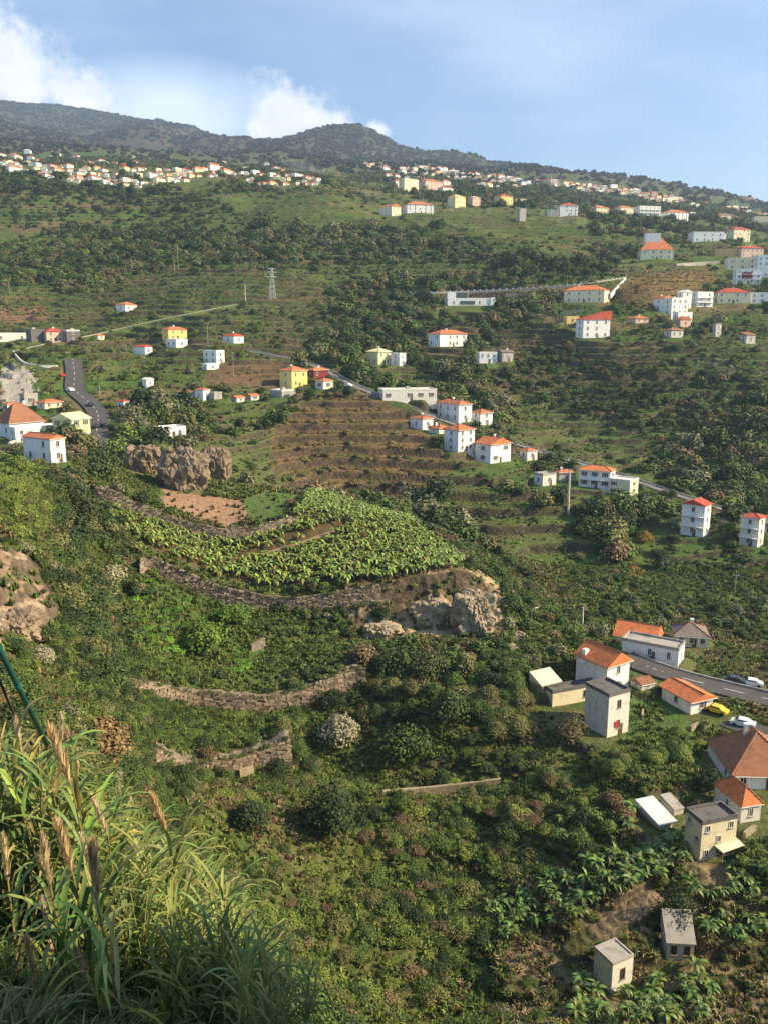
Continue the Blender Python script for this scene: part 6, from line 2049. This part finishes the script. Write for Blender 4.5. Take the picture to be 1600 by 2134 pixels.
def reeds():
    # reeds that carry a plume
    for i, (tip, foot, dd) in enumerate(PLUMEPX):
        dd = dd * 0.92
        a = ray(*foot); a = a * (dd / a.y)
        b = ray(*tip); b = b * (dd * 0.995 / b.y)
        gx, gy = a.x + R.uniform(0.0, 0.25), a.y + R.uniform(-0.2, 0.3)
        gz = ground(gx, gy)
        if a.z - gz < 0.8: gz = a.z - 0.8
        e = empty('giant_reed', (gx, gy, gz))
        g = Vector((gx, gy, gz))
        side = 'at the upper edge' if tip[1] < 1600 else ('in the sunlit middle' if tip[1] < 1850 and tip[0] < 260 else ('in the shaded bottom corner' if tip[0] < 260 else 'at the outer right'))
        tag(e, 'giant reed with %s %s plume %s of the reed bed' % (('golden tan', 'brown', 'pale straw', 'dark brown')[i % 4], 'long' if foot[1] - tip[1] > 95 else 'short', side), 'reed', 'plumed reeds ' + side)
        pts = [Vector((0, 0, -0.3)), (a - g) * 0.33, (a - g) * 0.68, a - g, (a - g).lerp(b - g, 0.8)]
        col = R.choice(GREENREED)
        reed_body(e, None, pts, col, 11, 0.72, 0.7)
        d = b - a
        q = obj('plume', PLUMES[i % 4], e, a - g - d * 0.03)
        q.rotation_euler = d.to_track_quat('Z', 'X').to_euler()
        l = d.length * 1.02
        wdt = l * R.uniform(0.62, 0.85) if l > 0.35 else l * 0.85
        q.scale = (wdt, wdt, l)
        c = PLCOL[i % 4]
        q.color = (*c, 1)
    # leafy reeds filling the bank, tops under the outline one sees
    ux = [-200, 0, 60, 160, 230, 300, 400, 480, 560, 640, 740, 820]
    vx = [1560, 1590, 1600, 1650, 1710, 1740, 1800, 1870, 1960, 2050, 2150, 2300]
    n = 0; tries = 0; rest = []
    while tries < 30000 and len(rest) < 760:
        tries += 1
        u = R.uniform(-150, 720)
        env = float(np.interp(u, ux, vx))
        v = env + (R.random() ** 0.8 * 130 if R.random() < 0.42 else R.uniform(60, 2300 - env))
        y = R.uniform(6.0, 11.5) if u < 260 else R.uniform(7, 15)
        if v > 1980: y = R.uniform(6.0, 9.5)
        front = n < 14 and tries < 400      # the canes standing before the foot of the slanting pole
        if front: u, v, y = R.uniform(20, 190), R.uniform(1575, 1660), R.uniform(7.7, 8.5)
        d_ = ray(u, v); d_ = d_ * (y / d_.y)
        x = d_.x
        z = ground(x, y)
        h = d_.z - z
        if not front and (y < 7.6 and v < 1880) or (y < 9 and v < env + 60 and not front and R.random() < 0.6):
            continue
        if not 1.5 < h < 4.6:
            continue
        colr = R.choice(GREENREED)
        if n < 150 and v < 2150 and u > -60 and y < 14:
            n += 1
            e = empty('giant_reed', (x, y, z))
            sh = 'sunlit' if v < 1850 else 'low'
            tag(e, '%s leafy giant reed without plume, %s of the %s reed bed' % ('tall' if h > 3.1 else 'middling' if h > 2.3 else 'short', ('far left', 'left', 'middle', 'right', 'far right')[int(np.searchsorted((60, 160, 280, 420), u))], 'upper sunlit' if v < 1850 else 'lower shaded'), 'reed', 'leafy reeds in the %s part' % ('upper' if v < 1850 else 'lower'))
            lx, ly = R.uniform(-0.35, 0.05), R.uniform(-0.15, 0.15)
            pts = [(0, 0, -0.3), (lx * 0.15, ly * 0.15, h * 0.35), (lx * 0.5, ly * 0.5, h * 0.7), (lx, ly, h)]
            reed_body(e, None, pts, colr, 14, 1.0, min(0.86, 0.34 * h))
        else:
            rest.append((x, y, z, h, colr))
    print('REEDS', n, len(rest))
    protos = []
    for s_ in range(4):
        r = random.Random(900 + s_)
        V, Fc, lv = [], [], []
        for k in range(15):
            vs_, fs_ = RLEAF_RAW[r.randrange(7)]
            t = 0.15 + 0.85 * k / 15
            mt = Matrix.Translation((0, 0, t)) @ Matrix.Rotation(k * math.pi + r.uniform(-0.7, 0.7), 4, 'Z') @ Matrix.Rotation(r.uniform(-0.3, 0.25), 4, 'Y') @ Matrix.Scale(r.uniform(0.16, 0.28), 4)
            b = len(V); V += [tuple(mt @ Vector(p)) for p in vs_]; Fc += [tuple(i + b for i in f) for f in fs_]; lv += [r.random()] * len(vs_)
        st = MB().tube([(0, 0, -0.1), (0.01, 0, 0.5), (-0.02, 0.01, 1.0)], [0.005, 0.004, 0.001], 4)
        b = len(V); V += st.v; Fc += [tuple(i + b for i in f) for f in st.f]; lv += [0.8] * len(st.v)
        me = mesh('reed_form', V, Fc, M['reed_leaf_inst'], True)
        a = me.attributes.new('lv', 'FLOAT', 'POINT'); a.data.foreach_set('value', np.array(lv, np.float32))
        protos.append(bpy.data.objects.new('reed_form', me))
    P = np.array([r_[:3] for r_ in rest]); hh = np.array([r_[3] for r_ in rest]); k = len(P)
    scatter_object('reeds', P, np.stack([rng.normal(0, 0.06, k), rng.normal(-0.06, 0.06, k), rng.uniform(0, 6.28, k)], 1), np.stack([hh, hh, hh], 1),
                   np.array([r_[4] for r_ in rest]) * rng.uniform(0.7, 1.2, (k, 1)), rng.integers(0, 4, k), protos, 'dense leafy reed bed filling the lower left corner', 'reeds')
    # low growth under the reeds
    P = []
    while len(P) < 900:
        y = 7 + 20 * R.random(); x = y * R.uniform(-0.7, 0.35)
        P.append((x, y, ground(x, y)))
    while len(P) < 1500:
        y = 4.0 + 4 * R.random(); x = y * R.uniform(-0.8, 0.1)
        P.append((x, y, ground(x, y)))
    P = np.array(P); k = len(P)
    h = rng.uniform(0.25, 0.5, k)
    scatter_object('undergrowth', P, np.stack([np.zeros(k), np.zeros(k), rng.uniform(0, 6.28, k)], 1), np.stack([h, h, h], 1),
                   choose([(GR, 2), (OL, 2), (DK, 1), (LG, 1)], k), rng.choice((17, 18), k), PROTO, 'dark grassy undergrowth at the foot of the reeds', 'undergrowth')


def teal_pole():
    a = ray(-90, 1175); a = a * (7.2 / a.y)
    b = ray(98, 1552); b = b * (8.8 / b.y)
    d = (b - a)
    c = Vector((b.x + 0.05, b.y + 0.12, ground(b.x, b.y)))
    e = empty('slanting_pole', c); tag(e, 'slanting teal painted metal pole beside the reeds', 'pole')
    MB().tube([a - c - d * 0.6, b - c], 0.028, 12).build('tube', M['teal'], e, smooth=True)
    MB().tube([b - c + Vector((0, 0, 0.05)), Vector((0, 0, -0.4))], 0.02, 10).build('footing_post', M['rust'], e)
    for t in (0.62,):
        p = a.lerp(b, t) - c
        MB().tube([p - d.normalized() * 0.03, p + d.normalized() * 0.03], 0.034, 12).build('collar', M['teal'], e)
    a2 = ray(-40, 1330); a2 = a2 * (7.6 / a2.y)
    b2 = ray(34, 1500); b2 = b2 * (8.6 / b2.y)
    c2 = Vector((b2.x + 0.1, b2.y + 0.1, ground(b2.x, b2.y)))
    o = MB().tube([a2 - c2 - (b2 - a2) * 0.5, b2 - c2, Vector((0, 0, -0.3))], 0.015, 8).build('dark_rod', M['rust'], None, loc=c2, smooth=True)  # thin dark brown rod, slanting like the teal tube, then down to the ground
    tag(o, 'thin dark stay beside the teal pole', 'rod')


def viewpoint():
    """the terrace one stands on and an added bank beside it, both out of the picture; the bank is shaped to shade the lowest reeds"""
    t = MB().box(-9, 9, -14, 0.4, -6, -1.62).build('viewing_terrace', M['concrete'])
    tag(t, 'concrete viewing terrace under the viewer', 'terrace', kind='structure')
    top = [(5.5, -9, 1.6), (5.5, 4.5, 1.6), (5.6, 5.0, 0.3), (6.0, 6.2, -0.35), (7.0, 7.8, -2.0), (8.6, 12.2, -5.8), (10.5, 17, -11.0)]  # added unseen bank, its top line shaped to shade the lowest reeds
    n = len(top)
    V = [(x, y, z) for x, y, z in top] + [(x, y, -30) for x, y, z in top] + [(x + 14, y, z + 0.6) for x, y, z in top] + [(x + 14, y, -30) for x, y, z in top]
    Fc = []
    for i in range(n - 1):
        Fc += [(i, i + 1, n + i + 1, n + i), (i, 2 * n + i, 2 * n + i + 1, i + 1), (2 * n + i, 3 * n + i, 3 * n + i + 1, 2 * n + i + 1)]
    Fc += [(0, n, 3 * n, 2 * n), (n - 1, 3 * n - 1, 4 * n - 1, 2 * n - 1)]
    o = obj('shade_bank', mesh('shade_bank', V, Fc, M['stone']))
    tag(o, 'added unseen stone bank beside the viewing terrace, shading the lowest reeds', 'bank', kind='structure')


# ------------------------------------------------------------------ assemble
def notable_plants():
    def T(name, label, u, v, rpx, col, form=0, cat='bush', hz=1.0):
        P = hit(u, v)
        if P is None: return
        r = rpx * P.length / F
        tree(name, label, cat, (P.x, P.y, P.z - 0.1 * r), r, col, form, None, hz, True)
        PLANTX.append((P.x, P.y, r * 0.8))
        f = Vector((P.x, P.y, 0)).normalized()
        PLANTX.append((P.x - f.x * r * 1.0, P.y - f.y * r * 1.0, r * 0.55))
    T('bush', 'round dark bush on the path below the lowest stone wall', 520, 1722, 52, (0.030, 0.048, 0.018), 0)
    T('tree', 'tall dark evergreen casting deep shade left of the grassy gully', 690, 1740, 66, (0.030, 0.050, 0.016), 4, 'tree', 1.15)
    T('tree', 'round crowned green tree standing alone below the cliff', 842, 1572, 58, (0.05, 0.085, 0.022), 1, 'tree', 1.1)
    T('tree', 'dense dark green tree right of the round crowned tree', 930, 1500, 56, (0.045, 0.07, 0.02), 2, 'tree', 1.15)
    T('tree', 'olive green tree behind the dense dark tree', 890, 1400, 46, (0.07, 0.085, 0.03), 3, 'tree')
    T('tree', 'brownish tree with bare twigs left of the stone tower', 1182, 1548, 38, (0.13, 0.11, 0.05), 5, 'tree', 1.1)
    T('bush', 'large russet brown shrub above the reeds', 205, 1580, 82, (0.19, 0.125, 0.055), 2, 'bush', 1.0)
    T('bush', 'green shrub at the foot of the russet shrub', 255, 1620, 40, (0.06, 0.095, 0.025), 1)
    T('bush', 'dark bush growing on the corner of the long stone wall', 690, 1470, 36, (0.028, 0.045, 0.016), 3)
    T('bush', 'pale grey flowering shrub below the long stone wall', 712, 1545, 58, (0.26, 0.25, 0.16), 0)
    T('bush', 'pale silvery spiky shrub at the left end of the banana terrace wall', 232, 1216, 40, (0.30, 0.29, 0.17), 1)
    T('bush', 'pale dry shrub on the rocky bank at the left edge', 88, 1382, 34, (0.27, 0.25, 0.16), 2)
    T('tree', 'dark tree hanging over the leaning stone shed', 1412, 1930, 40, (0.035, 0.055, 0.02), 4, 'tree', 1.1)
    T('tree', 'dark leafy tree in the shade left of the mansion', 1478, 1650, 30, (0.03, 0.05, 0.018), 5, 'tree', 1.2)
    T('bush', 'dark green tree in the gully left of the knoll', 165, 1100, 48, (0.05, 0.06, 0.022), 5, 'tree', 1.2)
    T('bush', 'dark bush below the knoll cliff near its left end', 795, 1290, 30, (0.03, 0.05, 0.018), 0)
    T('bush', 'bright green shrub clump at the left of the lush terrace', 430, 1350, 60, (0.10, 0.17, 0.024), 1)
    T('bush', 'bright green shrub clump at the right of the lush terrace', 490, 1300, 44, (0.09, 0.16, 0.024), 3)
    T('tree', 'bushy tree covering the bank below the white gabled town house', 215, 1000, 44, (0.075, 0.10, 0.03), 6, 'tree')
    T('bush', 'yellow green hedge bush below the town wall', 40, 985, 34, (0.12, 0.16, 0.03), 2)
    T('bush', 'green shrub hanging from the rock outcrop face', 405, 1000, 26, (0.085, 0.105, 0.05), 1, 'bush', 1.6)
    T('tree', 'golden autumn tree among the right hand plots', 1340, 1130, 24, (0.24, 0.15, 0.03), 0, 'tree')


REGION = [
    ([(0, 330), (540, 380), (560, 480), (0, 480)], 'dark tree in the wood just below the left ridge village'),
    ([(0, 480), (620, 480), (620, 640), (0, 640)], 'tree on the wild slope around the lattice pylon'),
    ([(620, 460), (1300, 460), (1300, 610), (620, 610)], 'tree on the scrub slope above the upper road'),
    ([(1300, 440), (1640, 440), (1640, 760), (1270, 760)], 'tree among the houses of the right hillside'),
    ([(1060, 690), (1640, 690), (1640, 1000), (1060, 900)], 'tree on the dark ravine side below the sloping red roof'),
    ([(500, 600), (1100, 600), (1100, 800), (500, 800)], 'tree between the upper road and the vineyard lane'),
    ([(0, 600), (520, 600), (520, 960), (0, 960)], 'tree on the plots around the left town road'),
    ([(520, 780), (1640, 880), (1640, 1300), (860, 1300), (860, 1000)], 'tree on the terraces between the lane and the valley road'),
    ([(0, 930), (300, 960), (300, 1700), (0, 1700)], 'bush in the gully left of the knoll'),
    ([(250, 1180), (760, 1180), (760, 1640), (250, 1640)], 'bush on the walled terraces under the knoll'),
    ([(740, 1200), (1240, 1280), (1240, 1660), (740, 1660)], 'bush on the slope between the cliff and the stone tower'),
    ([(1200, 1280), (1640, 1280), (1640, 1900), (1200, 1900)], 'bush among the houses of the lower right'),
    ([(300, 1600), (1640, 1600), (1640, 2200), (300, 2200)], 'bush on the overgrown slope at the bottom'),
]


def vegetation():
    P, col, rad, form, vis = plan_vegetation()
    poly = [(0, 960), (120, 1000), (200, 1080), (290, 1200), (280, 1600), (90, 1560), (0, 1480)]
    for _ in range(1300):          # the steep flanks of the gully, bush upon bush
        uu, vv = R.uniform(0, 290), R.uniform(960, 1600)
        if not inpoly(np.array([uu]), np.array([vv]), poly)[0] or inpoly(np.array([uu]), np.array([vv]), BANKROCK)[0]: continue
        Q = hit(uu, vv)
        if Q and Q.y < 200 and (95 < uu < 190 and vv > 1380 or not any(math.hypot(Q.x - a, Q.y - b) < r for a, b, r in EXCL[-400:])):
            WALLSCRUB.append((Q.x, Q.y, Q.z - 0.1, R.uniform(0.45, 1.1)))
    ws = np.array(WALLSCRUB)
    P = np.concatenate([P, ws[:, :3]]); rad = np.concatenate([rad, ws[:, 3]]); form = np.concatenate([form, rng.choice((14, 15, 16), len(ws))])
    col = np.concatenate([col, choose([(GR, 3), (OL, 2), (LG, 2), (DK, 1)], len(ws))]); vis = np.concatenate([vis, np.zeros(len(ws), bool)])
    u, v = project(P)
    dist = np.linalg.norm(P, axis=1)
    app = rad / dist
    app[~vis | (u < 5) | (u > 1595)] = 0
    order = np.argsort(-app)
    take = np.zeros(len(P), bool)
    cnt = {}
    n = 0
    for i in order:
        if n >= 290 or app[i] <= 0: break
        for (poly, lab) in REGION:
            if inpoly(u[i:i + 1], v[i:i + 1], poly)[0]:
                if cnt.get(lab, 0) >= 26: break
                cnt[lab] = cnt.get(lab, 0) + 1
                kind = 'bush' if lab.startswith('bush') else 'tree'
                cc = col[i]
                hue = 'brown' if cc[0] > cc[1] * 1.12 else 'grey green' if cc[2] > 0.5 * cc[1] and cc[1] > 0.13 else 'olive' if cc[0] > 0.88 * cc[1] else 'bright green' if cc[1] > 0.14 else 'dark green' if cc[1] < 0.085 else 'green'
                size = 'large' if app[i] * F > 17 else 'middling' if app[i] * F > 12 else 'small'
                us_ = [p[0] for p in poly]
                fx = (u[i] - max(0, min(us_))) / (min(1600, max(us_)) - max(0, min(us_)))
                spot = 'left part' if fx < 0.34 else 'middle part' if fx < 0.67 else 'right part'
                rest_ = lab.split(' ', 2)[2] if lab.startswith('dark tree') else lab.split(' ', 1)[1]
                full = '%s %s %s %s, %s' % (size, hue, kind, rest_, spot)
                if len(full.split()) > 16:
                    full = '%s %s %s %s' % (size, hue, kind, rest_)
                tree(kind, full, kind, tuple(P[i] - np.array((0, 0, 0.12 * rad[i]))), float(rad[i]) * 1.12, col[i], int(form[i]), big=bool(dist[i] < 170), group=('bushes ' if kind == 'bush' else 'trees ') + rest_)
                take[i] = True; n += 1
                break
    P, col, rad, form = P[~take], col[~take], rad[~take], form[~take]
    k = len(P)
    print('SCRUB', k, 'TREES', n)
    rot = np.stack([np.zeros(k), np.zeros(k), rng.uniform(0, 6.28, k)], 1)
    scl = np.stack([rad * rng.uniform(0.85, 1.2, k), rad * rng.uniform(0.85, 1.2, k), rad * rng.uniform(0.55, 1.05, k)], 1)
    P = P - np.array((0, 0, 1.0)) * (rad * 0.18)[:, None]
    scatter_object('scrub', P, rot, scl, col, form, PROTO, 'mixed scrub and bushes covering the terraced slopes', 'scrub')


def haze_and_smoke():
    m = bpy.data.materials.new('haze')
    m.use_nodes = True
    N, L = m.node_tree.nodes, m.node_tree.links
    N.remove(N['Principled BSDF'])
    pv = N.new('ShaderNodeVolumePrincipled')
    pv.inputs['Color'].default_value = (0.54, 0.73, 1.0, 1)
    pv.inputs['Density'].default_value = HAZE
    pv.inputs['Anisotropy'].default_value = 0.25
    L.new(pv.outputs[0], N['Material Output'].inputs['Volume'])
    hb = MB().box(-12000, 12000, -300, 20500, -700, 1380)
    o = hb.build('haze', m)
    tag(o, 'thin bluish haze filling the valley air', 'haze', kind='stuff')
    P = hit(690, 372)
    if P is None: return
    m2 = bpy.data.materials.new('smoke'); m2.use_nodes = True
    N, L = m2.node_tree.nodes, m2.node_tree.links
    N.remove(N['Principled BSDF'])
    pv = N.new('ShaderNodeVolumePrincipled'); pv.inputs['Color'].default_value = (0.85, 0.90, 1.0, 1); pv.inputs['Density'].default_value = 0.011
    L.new(pv.outputs[0], N['Material Output'].inputs['Volume'])
    k = P.length / F
    b = MB()
    pts = [(0, 0, 0), (-8 * k, 0, 8 * k), (-30 * k, 0, 16 * k), (-62 * k, 5, 24 * k), (-105 * k, 10, 40 * k)]
    b.tube(pts, [3 * k, 7 * k, 10 * k, 12 * k, 3 * k], 12)
    o = b.build('smoke', m2, None, loc=P, smooth=True)
    tag(o, 'thin bluish smoke drifting from the left ridge village', 'smoke', kind='stuff')


HAZE = 1.2e-4

build_houses()
tank('round cream water tank with domed top at the left town edge', 26, 946, 22, 20)
far_villages()
road('hillside_lane', 'grey lane running down past the vineyard houses to the right edge', [(500, 728), (600, 745), (680, 768), (720, 798), (790, 824), (860, 853), (960, 890), (1060, 918), (1120, 942), (1200, 962), (1330, 1004), (1450, 1045), (1545, 1074), (1640, 1100)], 4.2, 'oldroad',
     rail=(-1, 0.55, 'pale parapet along the lane past the vineyard houses'), railmat='concrete')
road('upper_road', 'upper hillside road behind a parapet with white posts', [(770, 614), (920, 611), (1060, 606), (1180, 598), (1312, 578)], 5.0, 'asphalt',
     rail=(1, 0.9, 'grey roadside parapet with a row of white posts under the upper slope'), railmat='concrete', posts=2)
road('left_road', 'straight grey road climbing across the left slope', [(0, 738), (90, 717), (200, 697), (300, 674), (400, 653), (508, 632)], 5.5, 'oldroad', rail=(1, 0.6, 'pale parapet of the straight left road'))
road('town_road', 'wide dark road curving through the left town', [(150, 742), (158, 780), (150, 812), (180, 832), (206, 856), (206, 880), (194, 904), (226, 928), (285, 952)], 7.0, 'asphalt', sm=1.0)
road('valley_road', 'dark valley road passing the roadside houses on the right', [(1270, 1352), (1330, 1392), (1400, 1412), (1480, 1428), (1560, 1448), (1660, 1472)], 6.5, 'asphalt', sm=2.0, rail=(-1, 0.5, 'low pale wall on the far side of the valley road'))
road('lower_road', 'lower road curving round the mansion at the right edge', [(1476, 1486), (1530, 1506), (1580, 1524), (1660, 1560)], 6.0, 'asphalt', sm=1.5)
road('knoll_path', 'earth path through the banana plot on the knoll', PATHPX, 1.6, 'earthpath', line=False, sm=1.5)
road('field_track', 'earth track climbing above the square stone shed', [(1150, 2010), (1230, 1945), (1320, 1890), (1420, 1840)], 2.4, 'earthpath', line=False, sm=2)
# walls
wall_on_lines('terrace_wall', 'curved stone wall holding the outer banana terrace', 'J', 'K', 296, 790, 'drystone')
wall_on_lines('terrace_wall', 'dark stone wall between the lawn and the banana plot', 'L0', 'L1', 200, 622, 'drystone')
wall_on_lines('terrace_wall', 'long brown stone wall across the slope under the knoll', 'H0', 'H1', 262, 762, 'drystone_pale')
wall_on_lines('terrace_wall', 'tall stone wall of the lowest terrace', 'G0', 'G1', 330, 606, 'drystone_pale')
px_wall('field_wall', 'pale masonry footing below the lowest terrace wall', [(460, 1630), (510, 1618), (566, 1602)], 1.3, 0.6, 'palestone')
px_wall('field_wall', 'pale wall edging the path right of the grassy gully', [(755, 1660), (830, 1652), (900, 1648), (1000, 1642), (1085, 1622)], 0.7, 0.5, 'palestone')
px_wall('field_wall', 'short pale wall stub beside the lush terrace', [(500, 1378), (520, 1345), (580, 1330)], 1.6, 0.6, 'stone')
px_wall('garden_wall', 'curved pale garden wall below the stone tower', [(1335, 1470), (1356, 1485), (1352, 1508), (1330, 1515)], 0.9, 0.35, 'palestone')
px_wall('garden_wall', 'pale wall bounding the grass below the orange gable house', [(1415, 1534), (1450, 1528), (1470, 1520), (1468, 1500)], 0.8, 0.35, 'palestone')
px_wall('roadside_wall', 'white wall zigzagging above the left quarry', [(24, 730), (40, 752), (58, 768), (100, 768), (140, 764)], 1.0, 0.5, 'offwhite')
px_wall('garden_wall', 'pale stone wall climbing right of the tall cream house', [(1520, 1770), (1560, 1740), (1600, 1712)], 1.0, 0.5, 'palestone')
px_wall('retaining_wall', 'grey retaining wall under the villa and the upper road', [(1040, 622), (1100, 618), (1180, 612)], 2.6, 0.6, 'darkconcrete')
px_wall('garden_wall', 'stepped grey garden wall in front of the two tier roofed house', [(1400, 556), (1440, 553), (1510, 548)], 2.0, 0.5, 'concrete')
px_wall('garden_wall', 'white stepped wall climbing right of the red orange hip roof', [(1266, 622), (1286, 600), (1306, 580)], 1.4, 0.6, 'white')
px_wall('field_wall', 'pale stone wall below the sloping red roof lane', [(1150, 656), (1190, 650), (1230, 648)], 1.2, 0.5, 'palestone')
# rocks
rock('rock_outcrop', 'brown rock block with a sunlit face at the outcrop right end', 446, 996, 66, 74, 8.0, 2, 'browstone')
rock('rock_outcrop', 'dark cleft rock mass in the middle of the outcrop', 380, 1020, 108, 104, 9.0, 5, 'browstone', amp=0.36)
rock('rock_outcrop', 'jagged dark rock at the outcrop left end', 296, 984, 86, 66, 8.0, 9, 'browstone', amp=0.4)
rock('rock_outcrop', 'tan rock buttress at the right end of the knoll cliff', 990, 1312, 96, 92, 7.0, 14, 'palestone', amp=0.4)
rock('rock_outcrop', 'tan rock face below the banana plot', 900, 1300, 96, 62, 6.0, 17, 'palestone', amp=0.4)
rock('rock_outcrop', 'low pale rock ledge at the cliff left end', 790, 1332, 84, 44, 5.0, 21, 'palestone', amp=0.4)
rock('boulder', 'pale boulder beside the upper garden of the gabled house', 1080, 1330, 30, 22, 3.0, 24, 'palestone')
rock('boulder', 'pale rock heap on the slope above the cream sheet shed', 1068, 1352, 26, 18, 3.0, 27, 'palestone')
rock('rock_outcrop', 'rocky bank at the left edge of the gully', 20, 1300, 90, 70, 6.0, 31, 'browstone', amp=0.35, sink=2.5)
# posts
pylon('grey lattice pylon standing on the slope left of the upper road', 568, 624, 62)
pole('tall pole pair member on the upper left slope', 372, 560, 46, 0.16)
pole('shorter pole of the pair on the upper left slope', 364, 566, 30, 0.16)
pole('white topped pole at the end of the straight left road', 512, 628, 34, 0.18, 'offwhite', arm=False)
pole('thin pole standing in the brown ploughed field', 487, 786, 44, 0.13)
pole('pole beside the white angular house', 434, 722, 46, 0.14)
pole('thick pale concrete pole in front of the grey walled house', 1183, 1066, 84, 0.42, 'plaster_old', arm=False)
pole('pole on the dark slope at the lower right edge', 1530, 1238, 40, 0.14)
pole('pole at the lane bend beside the right edge', 1546, 1068, 32, 0.12)
pole('pole by the vineyard lane near the parked car', 766, 832, 20, 0.14, 'concrete')
pole('second pole farther along the vineyard lane', 820, 850, 18, 0.14, 'concrete')
pole('slim pole beside the valley road house', 1213, 1302, 36, 0.22, 'offwhite', arm=False)
pole('street lamp above the knoll cliff at the valley road', 1107, 1290, 20, 0.07, 'metal', arm=False, name='street_lamp', cat='street lamp', lamp=True)
pole('street lamp beside the road bend in the left town', 208, 820, 18, 0.1, 'metal', arm=False, name='street_lamp', cat='street lamp', lamp=True)
pole('street lamp beside the brown terraces on the knoll back', 632, 1018, 18, 0.07, 'metal', arm=False, name='street_lamp', cat='street lamp', lamp=True)
pole('pole among the trees of the ravine below the long lane', 1453, 770, 24, 0.13)
pole('bare pole on the left slope below the ridge wood', 124, 492, 34, 0.16)
pole('thin pole above the road at the far left', 20, 610, 24, 0.14)
# vehicles
car('white car parked beside the valley road', 1566, 1430, 2.75, 'carwhite')
car('white car on the lower road at the right edge', 1547, 1514, 2.6, 'carwhite')
car('dark car behind the white car on the valley road', 1528, 1424, 2.75, 'cardark')
car('yellow car on the lower road beside the orange gable house', 1492, 1486, 2.4, 'truckyellow')
car('white van parked at the right side of the town road', 222, 884, 1.0, 'carwhite')
car('white car at the top of the town road bend', 146, 816, 2.4, 'carwhite')
car('dark car on the inner side of the town road bend', 190, 846, 2.0, 'cardark')
car('dark car on the town road near the pale yellow house', 204, 892, 1.2, 'cardark')
car('white car parked on the vineyard lane', 724, 806, 2.6, 'carwhite')
car('red car at the top of the town road', 130, 786, 2.2, 'carred')
canopy('pale sheet canopy on posts below the tall cream house', 1504, 1800, 50, 44, 1.8, 0.45)
notable_plants()
finish_terrain()
build_terrain()
bananas()
vegetation()
rank_grass()
hill_weeds()
mountain_forest()
reeds()
teal_pole()
viewpoint()
haze_and_smoke()
